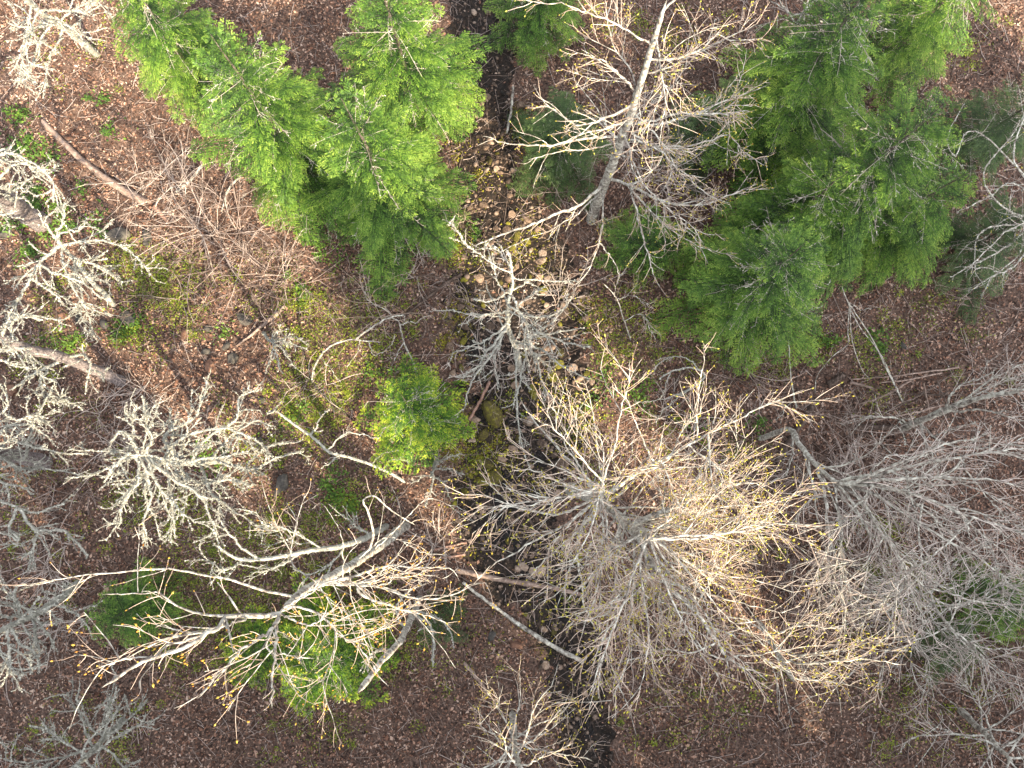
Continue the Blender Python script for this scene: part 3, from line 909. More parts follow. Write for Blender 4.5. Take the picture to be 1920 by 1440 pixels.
# T10: leaning grey tree with buds at the top
bare_tree('tall grey leaning tree with yellow green buds at the top centre', [(1108, 412, 0), (1132, 345, 3.2), (1165, 265, 6.4), (1195, 190, 8.8), (1225, 90, 11), (1250, 0, 12.5)], .20, .05, [
    lb((1130, 345, 3.2), (1085, 385, 3.6), (1035, 405, 3.8), (960, 440, 4.0), (885, 462, 4.1), r=0.0585, r1=.02, dens=.45),
    lb((1128, 365, 2.6), (1060, 410, 3.2), (985, 445, 3.4), (925, 480, 3.4), r=0.0273, dens=.5),
    lb((1148, 335, 3.6), (1180, 347, 4.2), (1235, 370, 5), (1310, 386, 5.6), (1370, 365, 6.2), (1425, 342, 6.6), r=0.0546, r1=.014),
    lb((1180, 347, 4.2), (1198, 400, 4.4), (1210, 450, 4.5), (1222, 500, 4.5), (1242, 545, 4.4), r=0.0351, r1=.012, dens=.6),
    lb((1135, 355, 3), (1133, 410, 3.2), (1128, 455, 3.4), (1105, 505, 3.4), (1065, 545, 3.3), r=0.0351, r1=.01, dens=.6),
    lb((1128, 455, 3.3), (1150, 490, 3.4), (1160, 520, 3.3), r=0.0234, dens=.5),
    lb((1170, 255, 6.6), (1110, 258, 6.6), (1030, 275, 6.4), (965, 270, 6.2), (905, 255, 6), r=0.0390, r1=.012, dens=.6),
    lb((1165, 262, 6.4), (1090, 280, 6.3), (1020, 290, 6.1), (990, 300, 6), r=0.0234, dens=.6),
    lb((1175, 265, 6.5), (1240, 268, 7), (1300, 270, 7.4), (1365, 255, 7.8), (1405, 300, 8), r=0.0312, r1=.010, dens=.9),
    lb((1185, 235, 7.2), (1235, 285, 7.3), (1290, 330, 7.3), (1345, 380, 7.2), r=0.0351, r1=.010, dens=.9),
    lb((1192, 222, 7.6), (1260, 218, 8.2), (1340, 222, 8.7), (1415, 210, 9.2), r=0.0351, r1=.010, dens=1),
    lb((1185, 245, 7.1), (1260, 225, 7.8), (1340, 195, 8.5), (1440, 160, 9), r=0.0351, r1=.010, dens=.8),
    lb((1195, 195, 8.6), (1130, 225, 8.6), (1080, 228, 8.4), (1030, 200, 8.2), (1000, 160, 8.2), r=0.0351, r1=.010, dens=.7),
    lb((1200, 170, 9.2), (1150, 130, 9.6), (1090, 100, 9.8), r=0.0312),
    lb((1165, 290, 5.6), (1190, 300, 6), (1215, 350, 6), (1262, 400, 6), (1320, 440, 5.8), (1360, 440, 5.8), r=0.0273, r1=.008, dens=1),
    lb((1180, 350, 4.3), (1240, 410, 4.8), (1290, 450, 5), (1330, 470, 5.1), (1380, 480, 5.2), r=0.0234, r1=.008, dens=.8),
    lb((1215, 120, 10.5), (1280, 110, 11), (1350, 60, 11.5), r=0.0312),
    lb((1180, 345, 4.1), (1255, 420, 4.4), (1300, 440, 4.4), (1330, 500, 4.2), r=0.0195, r1=.008, dens=.6),
], auto=dict(n=12, t=(.45, 1), el=(.1, .7), len=(2, 3.2), r=0.0234), sty='bud', over=dict(budn=.62, sub=(2.5, .6, 1.9), tw=(5.0, .3, .95), tl=(3.6, .1, .32), rt=.010, rl=.0065, wob=.36))

# T11: the broad sunlit budding tree
T11 = bare_tree('broad pale bare tree full of yellow buds, brightest crown below the centre', [(1070, 915, 0), (1105, 935, 4.5), (1150, 962, 8), (1185, 988, 9.8), (1210, 1002, 11), (1225, 1012, 12)], .24, .06, [
    lb((1150, 962, 8), (1130, 930, 9.6), (1128, 915, 11), (1130, 905, 12.5), r=.10, r1=.03, dens=1.2),
    lb((1125, 935, 7), (1085, 880, 8.2), (1035, 825, 8.6), (1005, 790, 8.7), (975, 745, 8.6), r=.055, r1=.012, dens=.5),
    lb((1185, 988, 9.4), (1230, 965, 9.6), (1290, 940, 9.8), (1345, 918, 9.8), (1430, 905, 10), r=.085, r1=.016, dens=1.1),
    lb((1130, 920, 10), (1200, 895, 10.6), (1250, 868, 11), (1310, 825, 11), (1370, 795, 11.2), r=.055, r1=.012, dens=1.1),
    lb((1115, 950, 6), (1085, 990, 6.4), (1082, 1060, 6.6), (1088, 1095, 6.6), (1095, 1140, 6.4), (1120, 1190, 6.2), r=.05, r1=.014, dens=.6),
    lb((1190, 1000, 9), (1130, 1060, 8.4), (1090, 1100, 7.8), (1060, 1130, 7.4), r=.05, r1=.012, dens=.7),
    lb((1215, 1012, 10), (1225, 1060, 10.4), (1265, 1110, 10.6), (1310, 1160, 10.6), (1360, 1230, 10.4), (1420, 1262, 10.2), r=.075, r1=.02, dens=1.1),
    lb((1130, 930, 10.5), (1060, 930, 10.8), (1000, 925, 10.8), (940, 905, 10.6), r=.03, r1=.008, dens=.8),
    lb((1128, 925, 10.8), (1060, 915, 11), (1010, 890, 11), (960, 880, 11), r=.03, r1=.008, dens=.9),
    lb((1128, 930, 10.5), (1060, 960, 10.6), (1020, 965, 10.4), (960, 948, 10.2), (900, 950, 10), r=.035, r1=.008, dens=.8),
    lb((1128, 930, 10.3), (1060, 985, 10.2), (1000, 1020, 10), (950, 1050, 9.6), (890, 1085, 9.4), r=.035, r1=.008, dens=.9),
    lb((1135, 935, 10.3), (1080, 1000, 10.2), (1030, 1050, 10), (985, 1085, 9.8), r=.03, r1=.008, dens=.9),
    lb((1205, 1015, 10.8), (1150, 1030, 10.8), (1100, 1060, 10.6), (1050, 1070, 10.4), r=.03, r1=.008, dens=1),
    lb((1225, 1070, 10.4), (1180, 1110, 10.4), (1130, 1155, 10.2), (1060, 1175, 10), r=.035, r1=.008, dens=1),
], auto=[dict(n=20, t=(.55, 1), el=(-.1, .6), len=(2.0, 3.8), r=.028, arc=(-2.6, .8), bend=-.03, dens=1.1),
         dict(n=17, t=(.6, 1), el=(.0, .65), len=(2.4, 4.1), r=.026, arc=(-1.85, .35), bend=-.02, dens=1.1),
         dict(on=1, n=16, t=(.3, 1), el=(-.1, .5), len=(1.6, 3.0), r=.022, arc=(1.2, 5.2), dens=1.0),
         dict(on=3, n=8, t=(.3, .9), el=(-.1, .5), len=(1.2, 2.4), r=.02, dens=1.1),
         dict(on=4, n=9, t=(.3, .95), el=(-.1, .6), len=(1.2, 2.4), r=.02, dens=1.2),
         dict(on=7, n=10, t=(.25, .9), el=(-.1, .5), len=(1.4, 2.6), r=.02, dens=1.2)],
    sty='bud', over=dict(budn=.6, tw=(4.1, .3, 1.0), tl=(3.5, .1, .34), wob=.19, rt=.009, rl=.006))

# T7: tall pale tree at lower left
bare_tree('tall pale forked bare tree with orange buds at lower left', [(762, 985, 0), (712, 1025, 4), (645, 1066, 8.5), (600, 1091, 10.6), (570, 1108, 11.6), (545, 1135, 12.6), (522, 1150, 13.2)], .17, .07, [
    lb((522, 1150, 13.2), (470, 1150, 13.6), (432, 1156, 14), (395, 1185, 14.4), (340, 1215, 14.8), (250, 1248, 15), (190, 1290, 15.2), r=.075, r1=.03, dens=.7),
    lb((520, 1152, 13.2), (510, 1175, 13.6), (460, 1210, 14.2), (420, 1255, 14.8), (370, 1310, 15.4), r=.05, r1=.02, dens=.8),
    lb((521, 1155, 13.2), (517, 1200, 13.8), (516, 1260, 14.2), (510, 1330, 14.6), r=.05, r1=.02, dens=.8),
    lb((560, 1115, 12), (490, 1108, 12), (430, 1090, 12.2), (370, 1082, 12.3), (310, 1073, 12.4), (230, 1077, 12.4), (165, 1080, 12.4), (90, 1092, 12.4), (20, 1100, 12.4), r=.042, r1=.012, dens=.35, wob=.05),
    lb((432, 1154, 14), (390, 1150, 13.6), (345, 1138, 13.4), (312, 1118, 13.4), (290, 1110, 13.3), (220, 1112, 13.2), (190, 1115, 13.2), r=.035, r1=.012, dens=.35, wob=.05),
    lb((600, 1093, 10.8), (660, 1078, 11.4), (720, 1060, 11.8), (780, 1058, 12), (840, 1064, 12), (862, 1090, 12), r=.045, r1=.012, dens=.7, wob=.06),
    lb((606, 1095, 10.8), (670, 1100, 11.4), (720, 1105, 11.8), (770, 1118, 12), (828, 1120, 12.2), (905, 1090, 12.2), r=.045, r1=.012, dens=.8, wob=.06),
    lb((668, 1098, 11.4), (674, 1112, 11.4), (700, 1128, 11.4), (740, 1137, 11.4), (800, 1155, 11.4), (850, 1170, 11.2), r=.05, r1=.012, dens=.7, wob=.06),
    lb((530, 1142, 13), (580, 1105, 13), (640, 1085, 12.8), (700, 1070, 12.6), r=.03, dens=.7),
    lb((540, 1130, 12.8), (600, 1155, 13), (640, 1190, 13.2), (690, 1235, 13.2), (730, 1290, 13.2), r=.035, dens=.9),
    lb((530, 1150, 13.2), (575, 1175, 13.4), (610, 1165, 13.6), (640, 1200, 13.8), r=.03, dens=.9),
    lb((515, 1158, 13.3), (500, 1210, 13.6), (540, 1230, 13.8), (590, 1235, 13.8), r=.03, dens=.8),
    lb((465, 1150, 13.6), (420, 1172, 14), (370, 1185, 14.2), (330, 1180, 14.2), (300, 1170, 14.2), r=.03, dens=.8),
    lb((400, 1180, 14.3), (330, 1205, 14.6), (290, 1230, 14.8), (180, 1250, 14.8), r=.03, dens=.8),
    lb((690, 1040, 5.6), (700, 1000, 6), (690, 960, 6.2), (680, 940, 6.4), (700, 930, 6.4), (730, 955, 6), (780, 985, 5.4), r=.06, r1=.02, dens=.4, wob=.04),
    lb((720, 1000, 4.8), (760, 965, 5.4), (800, 935, 5.6), (850, 948, 5.6), (880, 960, 5.4), r=.03, dens=.5),
    lb((670, 1050, 7), (730, 1010, 7.4), (790, 1035, 7.4), (840, 1040, 7.4), r=.03, dens=.9),
    lb((660, 1060, 7.6), (700, 1100, 8), (760, 1080, 8), (830, 1085, 8), r=.03, dens=1),
    lb((590, 1095, 11), (560, 1060, 11.2), (560, 1000, 11.2), (570, 950, 11), (600, 925, 10.8), r=.025, r1=.008, dens=.35),
    lb((660, 1055, 8), (640, 1000, 8.4), (610, 950, 8.4), (580, 955, 8.2), r=.025, r1=.008, dens=.35),
], auto=dict(n=4, t=(.6, 1), el=(-.2, .4), len=(1.8, 3.0), r=.025, arc=(-1.2, .6)), sty='pale', over=dict(thin=.66, sub=(1.9, .7, 2.0), tw=(3.6, .3, 1.0), tl=(2.8, .08, .3), budn=.7, lich=0))

# T8: crusted trunk at the bottom
bare_tree('thick lichen crusted leaning trunk at the bottom edge', [(788, 1120, 0), (770, 1160, 3), (745, 1210, 5.5), (715, 1245, 7), (670, 1300, 8.5)], .13, .07, [
    lb((775, 1150, 2.6), (800, 1165, 2.8), (815, 1200, 3), (812, 1250, 3), r=.06, r1=.03, dens=.5),
    lb((760, 1185, 4), (745, 1150, 4.6), (760, 1115, 5), (790, 1095, 5), r=.05, dens=.5),
    lb((735, 1220, 6), (700, 1225, 6.6), (690, 1260, 7), r=.05, dens=.6),
    lb((790, 1150, 1.5), (830, 1170, 2), (850, 1215, 2.2), r=.05, dens=.5),
], sty='snag', over=dict(lich=110, thin=.8), trunk_mat='bark')

# T9: centre lichen tree
bare_tree('grey lichen covered bare tree leaning over the creek in the centre', [(975, 690, 0), (965, 655, 3), (950, 622, 5.6), (952, 575, 7.2), (960, 535, 8), (957, 490, 8.8), (950, 470, 9.2)], .13, .018, [
    lb((952, 612, 5.8), (930, 640, 6.2), (905, 675, 6.4), (885, 705, 6.4), r=.06, r1=.016),
    lb((950, 618, 5.8), (925, 668, 6.4), (900, 700, 6.6), (878, 735, 6.6), (868, 770, 6.4), r=.05, r1=.012),
    lb((953, 600, 6.2), (915, 630, 6.8), (875, 650, 7), (850, 660, 7), r=.04, r1=.012),
    lb((962, 648, 3.6), (985, 640, 5), (1000, 628, 6), (1040, 622, 6.6), (1095, 615, 7), r=.05, r1=.012),
    lb((985, 640, 5), (1010, 630, 5.8), (1055, 640, 6.2), (1110, 650, 6.4), r=.04, r1=.012),
    lb((985, 640, 5), (1020, 660, 5.8), (1060, 690, 6.2), (1105, 715, 6.4), r=.05, r1=.012),
    lb((988, 645, 5), (1010, 680, 5.6), (1025, 720, 6), (1040, 755, 6), r=.045, r1=.012),
    lb((985, 645, 5), (985, 690, 5.6), (975, 730, 6), (960, 770, 6), r=.04, r1=.012),
    lb((966, 660, 3), (970, 720, 4), (975, 790, 4.6), (985, 850, 5), (995, 880, 5), r=.05, r1=.012, dens=.5),
    lb((955, 570, 7.2), (985, 590, 7.5), (1020, 590, 7.6), (1060, 575, 7.6), r=.035, r1=.010),
    lb((958, 545, 7.8), (985, 530, 8), (1010, 540, 8), r=.03, r1=.010),
    lb((958, 540, 7.8), (925, 560, 8.2), (890, 560, 8.2), r=.03, r1=.010),
    lb((952, 585, 7), (905, 590, 7.6), (860, 610, 7.8), r=.03, r1=.010),
    lb((960, 520, 8.2), (940, 480, 8.4), (915, 455, 8.4), r=.025),
    lb((985, 640, 5), (1020, 615, 6.2), (1050, 590, 6.6), (1070, 560, 6.8), r=.035),
    lb((950, 620, 5.8), (930, 680, 6.2), (935, 730, 6.2), r=.035),
], auto=dict(n=10, t=(.5, .95), el=(-.1, .4), len=(1.3, 2.2), r=.022), sty='snag', over=dict(twig='twig_grey', limb='lichen', sub=(2.4, .4, 1.2), tw=(4.2, .2, .6), tl=(2.5, .08, .25), lich=45, rt=.0085, thin=.8))

# T5: the big lichen tree on the left
bare_tree('large pale lichen crusted tree spreading branches over leaves left of centre', [(430, 862, 0), (380, 868, 2.4), (320, 866, 4.6), (270, 858, 6.2), (240, 850, 7)], .15, .03, [
    lb((330, 866, 4.2), (310, 820, 5), (360, 790, 5.2), (378, 755, 5.2), (390, 705, 5), r=.07, r1=.02),
    lb((360, 868, 3.2), (390, 820, 4.2), (440, 785, 4.6), (450, 745, 4.6), (490, 730, 4.4), r=.07, r1=.02),
    lb((395, 868, 1.8), (440, 815, 3), (480, 790, 3.2), (515, 800, 3), r=.05, r1=.02),
    lb((300, 860, 5.2), (330, 830, 5.8), (400, 805, 6), (450, 810, 5.8), (500, 840, 5.4), r=.06, r1=.02),
    lb((400, 866, 1.6), (460, 880, 2.6), (520, 855, 3.2), (570, 845, 3.2), r=.065, r1=.02),
    lb((455, 878, 2.6), (500, 835, 3.2), (540, 830, 3.4), r=.04, r1=.015),
    lb((270, 858, 6.2), (285, 820, 6.6), (275, 790, 6.8), (270, 745, 6.8), r=.06, r1=.018),
    lb((255, 855, 6.6), (235, 820, 7), (220, 805, 7), (205, 830, 7), r=.05, r1=.018),
    lb((250, 855, 6.6), (250, 790, 7), (255, 760, 7), r=.045, r1=.018),
    lb((290, 862, 5.4), (350, 870, 5.8), (410, 860, 6), (460, 850, 6), r=.06, r1=.018),
    lb((270, 860, 6), (320, 900, 6.2), (365, 930, 6.2), (400, 985, 6), (410, 1020, 5.8), r=.065, r1=.018),
    lb((265, 860, 6.2), (290, 905, 6.4), (330, 945, 6.4), (365, 980, 6.4), r=.06, r1=.018),
    lb((250, 858, 6.6), (260, 905, 6.8), (240, 935, 6.8), (220, 990, 6.6), r=.05, r1=.018),
    lb((260, 860, 6.5), (285, 930, 6.6), (270, 980, 6.6), (268, 1020, 6.4), r=.05, r1=.018),
    lb((330, 868, 4.4), (370, 905, 4.8), (430, 900, 5), (470, 915, 5), r=.05, r1=.018),
    lb((380, 870, 2.6), (400, 930, 3.4), (430, 950, 3.6), (480, 985, 3.6), r=.06, r1=.018),
    lb((300, 868, 5), (320, 930, 5.4), (320, 980, 5.4), (330, 1010, 5.4), r=.045, r1=.018),
    lb((240, 852, 7), (215, 870, 7.2), (195, 905, 7.2), r=.045, r1=.018),
], auto=dict(n=14, t=(.45, 1), el=(-.1, .35), len=(1.2, 2.2), r=.035), sty='lichen', over=dict(tw=(6.0, .14, .55), sub=(3.2, .45, 1.3)))

# T6: crusted leaning stem joining on the right below
bare_tree('low grey lichen covered leaning stem behind the pale forked tree', [(725, 985, 0), (690, 1005, 1.6), (640, 1020, 3), (590, 1030, 4), (530, 1045, 5), (450, 1050, 5.6), (400, 1020, 6)], .12, .03, [
    lb((560, 1035, 4.4), (520, 1060, 5), (470, 1075, 5.2), r=.04, r1=.015),
    lb((600, 1030, 3.8), (560, 1000, 4.4), (500, 985, 4.8), (480, 960, 4.8), r=.035, r1=.015),
    lb((650, 1018, 2.8), (600, 1070, 3.4), (570, 1080, 3.6), r=.04, r1=.015),
    lb((480, 1050, 5.4), (440, 1010, 5.6), (410, 970, 5.6), (395, 950, 5.6), r=.045, r1=.015),
    lb((460, 1050, 5.5), (420, 1070, 5.8), (390, 1050, 5.8), r=.04, r1=.015),
    lb((690, 1003, 1.6), (650, 970, 2.4), (640, 965, 2.6), r=.04, r1=.015),
], sty='lichen', over=dict(lich=70))

# T1..T4 along the left edge
bare_tree('crooked lichen crusted tree by the left edge above the green ground plants', [(215, 575, 0), (175, 535, 1.6), (140, 490, 3), (112, 455, 4.2), (108, 432, 4.8)], .10, .04, [
    lb((110, 450, 4.4), (85, 415, 5), (72, 400, 5.2), r=.05, r1=.015),
    lb((110, 440, 4.7), (116, 405, 5), (125, 380, 5), r=.045, r1=.015),
    lb((112, 440, 4.6), (150, 425, 4.8), (165, 410, 4.8), r=.04, r1=.015),
    lb((120, 460, 4), (165, 455, 4.2), (210, 458, 4.2), (250, 480, 4), (280, 508, 3.8), r=.05, r1=.014),
    lb((115, 458, 4.1), (80, 490, 4.6), (50, 540, 4.8), (20, 580, 4.8), (0, 620, 4.8), r=.07, r1=.03),
    lb((75, 497, 4.6), (100, 510, 4.6), (150, 530, 4.4), (190, 560, 4), r=.045, r1=.014),
    lb((125, 470, 3.6), (160, 490, 3.8), (195, 500, 3.6), (230, 530, 3.4), r=.045, r1=.014),
    lb((140, 492, 3), (150, 540, 3.2), (160, 580, 3.2), (178, 630, 3), r=.045, r1=.014),
    lb((120, 465, 3.9), (130, 520, 4), (150, 570, 4), (200, 590, 3.6), r=.045, r1=.014),
    lb((160, 515, 2.3), (200, 535, 2.6), (205, 560, 2.6), r=.04, r1=.014),
    lb((60, 520, 4.7), (90, 545, 4.6), (120, 575, 4.4), r=.04, r1=.014),
    lb((200, 462, 4.2), (195, 435, 4.3), (208, 420, 4.3), r=.025, r1=.012),
], sty='lichen')
bare_tree('thick furrowed trunk with trailing lichen at the upper left edge', [(78, 422, 0), (40, 400, 1.6), (0, 378, 3.4), (-60, 345, 5.5), (-140, 300, 7.5)], .38, .2, [
    lb((0, 372, 3.4), (40, 375, 4), (60, 390, 4), r=.04, r1=.015),
    lb((-30, 350, 4.4), (20, 310, 5), (80, 315, 5), (110, 320, 5), r=.05, r1=.015),
    lb((-60, 340, 5.4), (0, 290, 6), (50, 300, 6), (95, 335, 5.8), (100, 380, 5.6), r=.06, r1=.015),
    lb((-60, 330, 5.4), (0, 275, 6), (30, 285, 6), (70, 320, 5.8), r=.06, r1=.015),
    lb((-20, 365, 4), (20, 345, 4.4), (50, 360, 4.4), r=.05, r1=.015),
    lb((-30, 370, 4), (0, 400, 4.6), (30, 395, 4.6), r=.05, r1=.015),
], sty='lichen', trunk_mat='bark_purple', auto=dict(n=7, t=(.5, 1), el=(-.1, .4), len=(1.5, 2.5), r=.04))
bare_tree('straight purplish trunk leaning out over the left edge below the crooked tree', [(232, 716, 0), (170, 690, 1.5), (110, 668, 3), (50, 650, 4.4), (-30, 620, 6.2), (-110, 590, 8)], .21, .12, [
    lb((130, 677, 2.6), (150, 672, 3), (165, 680, 3.2), (162, 715, 3.2), (160, 740, 3.2), r=.05, r1=.02, dens=.5),
    lb((160, 690, 1.8), (190, 700, 2.4), (205, 690, 2.6), r=.03, r1=.014, dens=.5),
    lb((120, 675, 2.8), (80, 690, 3.4), (45, 710, 3.8), (20, 730, 3.8), r=.07, r1=.03, dens=.7),
    lb((100, 690, 3.2), (70, 735, 3.6), (110, 745, 3.6), (145, 760, 3.4), r=.045, r1=.014, dens=1.4),
    lb((70, 700, 3.4), (90, 750, 3.8), (130, 735, 3.6), r=.04, r1=.014, dens=1.3),
    lb((50, 650, 4.4), (20, 620, 5), (30, 600, 5), (60, 590, 5), (120, 600, 4.8), r=.05, r1=.015),
    lb((30, 645, 4.8), (0, 660, 5.4), (30, 650, 5.4), (60, 655, 5.2), r=.05, r1=.015),
    lb((0, 630, 5.5), (20, 590, 6), (45, 605, 6), r=.05, r1=.015),
    lb((-20, 620, 6), (10, 640, 6.4), (40, 670, 6.2), r=.05, r1=.015),
], sty='lichen', trunk_mat='bark_purple', auto=dict(n=8, t=(.6, 1), el=(-.1, .4), len=(1.2, 2.2), r=.035))
bare_tree('purplish trunk with wide lichen limbs at the middle of the left edge', [(92, 868, 0), (40, 858, 1.6), (-10, 852, 3), (-90, 845, 5), (-170, 840, 7)], .26, .14, [
    lb((20, 858, 2), (45, 860, 3), (60, 800, 3.6), (75, 760, 3.8), (100, 730, 3.8), r=.06, r1=.018),
    lb((-10, 852, 3), (20, 830, 3.8), (60, 835, 4), (110, 850, 4), (160, 850, 3.8), r=.06, r1=.018),
    lb((0, 856, 3), (40, 880, 3.6), (90, 880, 3.8), (140, 888, 3.6), r=.06, r1=.018),
    lb((-10, 850, 3), (10, 810, 4), (50, 800, 4.2), (70, 810, 4.2), (100, 830, 4), r=.06, r1=.018),
    lb((-40, 850, 3.8), (0, 900, 4.6), (40, 910, 4.8), (60, 930, 4.6), r=.06, r1=.018),
    lb((-60, 850, 4.4), (0, 780, 5), (10, 745, 5), (0, 720, 5), r=.06, r1=.018),
    lb((0, 770, 5), (30, 790, 5), (60, 780, 5), (90, 790, 4.8), r=.045, r1=.015),
    lb((-50, 845, 4), (-10, 920, 5), (30, 950, 5.2), (60, 960, 5), (120, 945, 4.8), r=.06, r1=.018),
    lb((30, 950, 5.2), (60, 990, 5.2), (90, 1000, 5), (130, 1000, 4.8), (165, 1045, 4.6), r=.06, r1=.018),
    lb((70, 992, 5.1), (60, 1030, 5), (55, 1070, 5), r=.045, r1=.015),
    lb((30, 950, 5.2), (20, 990, 5.4), (40, 1015, 5.4), (10, 1000, 5.4), r=.05, r1=.018),
], sty='lichen', trunk_mat='bark_purple', auto=dict(n=9, t=(.5, 1), el=(-.2, .3), len=(1.5, 2.6), r=.04))
bare_tree('lichen crusted tree in the lower left corner', [(150, 1090, 0), (110, 1125, 2), (70, 1150, 3.6), (20, 1175, 5), (-50, 1200, 6.5)], .13, .06, [
    lb((70, 1145, 3.6), (100, 1140, 4.2), (135, 1145, 4.2), (160, 1170, 4), r=.06, r1=.018),
    lb((100, 1138, 4.2), (112, 1115, 4.4), (128, 1095, 4.4), r=.05, r1=.018),
    lb((60, 1150, 3.8), (62, 1190, 4.2), (60, 1225, 4.2), (62, 1260, 4.2), r=.05, r1=.018),
    lb((40, 1160, 4.4), (0, 1150, 5), (-30, 1155, 5.2), r=.06, r1=.018),
    lb((40, 1165, 4.4), (20, 1130, 5), (30, 1100, 5), r=.05, r1=.018),
    lb((10, 1178, 5), (30, 1215, 5.2), (60, 1230, 5.2), (75, 1260, 5), r=.05, r1=.018),
    lb((0, 1180, 5.2), (20, 1240, 5.4), (0, 1290, 5.4), r=.05, r1=.018),
    lb((60, 1152, 4), (90, 1190, 4.2), (100, 1215, 4.2), r=.04, r1=.018),
], sty='lichen', auto=dict(n=6, t=(.5, 1), el=(-.1, .3), len=(1.2, 2), r=.035))

# T12: the grey weeping tree on the right
bare_tree('grey many stemmed bare tree with sweeping twigs along the right side', [(1425, 822, 0), (1480, 806, 2.6), (1500, 832, 4), (1535, 872, 5.6), (1572, 908, 7), (1610, 905, 7.8)], .11, .05, [
    lb((1535, 872, 5.6), (1545, 920, 6), (1552, 980, 6.2), (1570, 1050, 6.2), (1600, 1120, 6), r=.05, r1=.014, dens=.7),
    lb((1570, 908, 7), (1640, 890, 7.8), (1720, 870, 8.2), (1820, 850, 8.6), (1930, 840, 8.8), r=.05, r1=.012, dens=.9),
    lb((1572, 908, 7), (1650, 900, 8), (1740, 890, 8.6), (1840, 900, 9), (1940, 920, 9.2), r=.05, r1=.012, dens=.9),
    lb((1575, 908, 7), (1650, 910, 8), (1730, 930, 8.6), (1830, 970, 9), (1930, 1010, 9), r=.05, r1=.012, dens=.9),
    lb((1575, 908, 7), (1640, 925, 7.8), (1710, 970, 8.2), (1800, 1030, 8.4), (1900, 1090, 8.4), r=.045, r1=.012, dens=.9),
    lb((1575, 908, 7), (1620, 940, 7.6), (1670, 1010, 8), (1720, 1080, 8), (1790, 1150, 8), r=.045, r1=.012, dens=.8),
    lb((1560, 900, 6.8), (1600, 950, 7.2), (1640, 1030, 7.4), (1680, 1110, 7.4), r=.04, r1=.012, dens=.7),
    lb((1600, 905, 7.6), (1680, 870, 8.2), (1760, 840, 8.6), (1860, 810, 8.8), r=.045, r1=.012, dens=.9),
    lb((1480, 812, 2.8), (1485, 850, 3.2), (1470, 890, 3.4), (1450, 900, 3.4), r=.035, r1=.012, dens=.7),
    lb((1490, 840, 4), (1520, 900, 4.4), (1540, 930, 4.4), r=.03, dens=.7),
    lb((1610, 905, 7.8), (1640, 870, 8.2), (1680, 850, 8.4), r=.03, dens=.9),
], auto=[dict(n=8, t=(.6, 1), el=(-.05, .5), len=(2.5, 4.4), r=.028, arc=(-1.7, .5), bend=-.05, dens=.9),
         dict(on=2, n=7, t=(.2, .9), el=(-.2, .3), len=(1.8, 3.4), r=.022, arc=(-2.2, .6), bend=-.06, dens=.9),
         dict(on=4, n=7, t=(.2, .9), el=(-.2, .3), len=(1.8, 3.4), r=.022, arc=(-2.2, .4), bend=-.06, dens=.9),
         dict(on=6, n=7, t=(.2, .9), el=(-.2, .3), len=(1.8, 3.4), r=.022, arc=(-2.6, .2), bend=-.06, dens=.9),
         dict(on=1, n=5, t=(.2, .9), el=(-.2, .3), len=(1.4, 2.6), r=.022, arc=(-2.9, -.2), bend=-.06, dens=.9)],
    sty='grey', over=dict(rt=.0108, rl=.007, tw=(4.3, .5, 1.4), wob=.2))
bare_tree('lichen flecked limbs sweeping up to the right edge above the sweeping twigs', [(1685, 806, 0), (1725, 790, 1.8), (1775, 768, 3.4), (1840, 748, 5), (1930, 730, 6.6)], .13, .05, [
    lb((1740, 785, 2.4), (1800, 750, 3.6), (1850, 715, 4.4), (1910, 685, 5), (1940, 670, 5.2), r=.04, r1=.012),
    lb((1770, 770, 3.2), (1790, 740, 3.6), (1850, 705, 4), (1870, 690, 4.2), r=.035, r1=.010),
    lb((1720, 790, 1.8), (1745, 830, 2.4), (1750, 860, 2.6), (1700, 900, 2.8), r=.035, r1=.010),
    lb((1780, 768, 3.4), (1850, 770, 4.2), (1930, 790, 5), r=.04, r1=.010),
    lb((1800, 760, 3.8), (1870, 735, 4.6), (1940, 720, 5.4), r=.04, r1=.010),
    lb((1700, 800, 1), (1690, 790, 1.4), (1650, 780, 1.8), (1600, 785, 2), r=.03, r1=.010),
    lb((1720, 795, 1.8), (1770, 830, 2.8), (1850, 840, 3.6), (1930, 860, 4), r=.035, r1=.010),
], sty='grey', over=dict(lich=20))
bare_tree('bare grey sapling row with fine twigs along the lower right edge', [(1700, 1090, 0), (1735, 1120, 2), (1760, 1150, 3.6), (1790, 1190, 5)], .06, .03, [
    lb((1735, 1120, 2), (1800, 1130, 2.6), (1870, 1110, 3), (1930, 1090, 3), r=.03, dens=.8),
    lb((1750, 1135, 3), (1700, 1180, 3.4), (1640, 1210, 3.6), r=.03, dens=.8),
    lb((1780, 1180, 4.6), (1840, 1210, 5), (1920, 1220, 5.2), r=.03, dens=.9),
], auto=[dict(n=14, t=(.3, 1), el=(-.1, .5), len=(1.8, 3.4), r=.022), dict(on=1, n=8, t=(.2, .9), el=(-.1, .4), len=(1.4, 2.8), r=.02), dict(on=2, n=8, t=(.2, .9), el=(-.1, .4), len=(1.4, 2.8), r=.02)], sty='grey', over=dict(grav=.0, wob=.3, rt=.0105, tw=(4.2, .5, 1.3)))
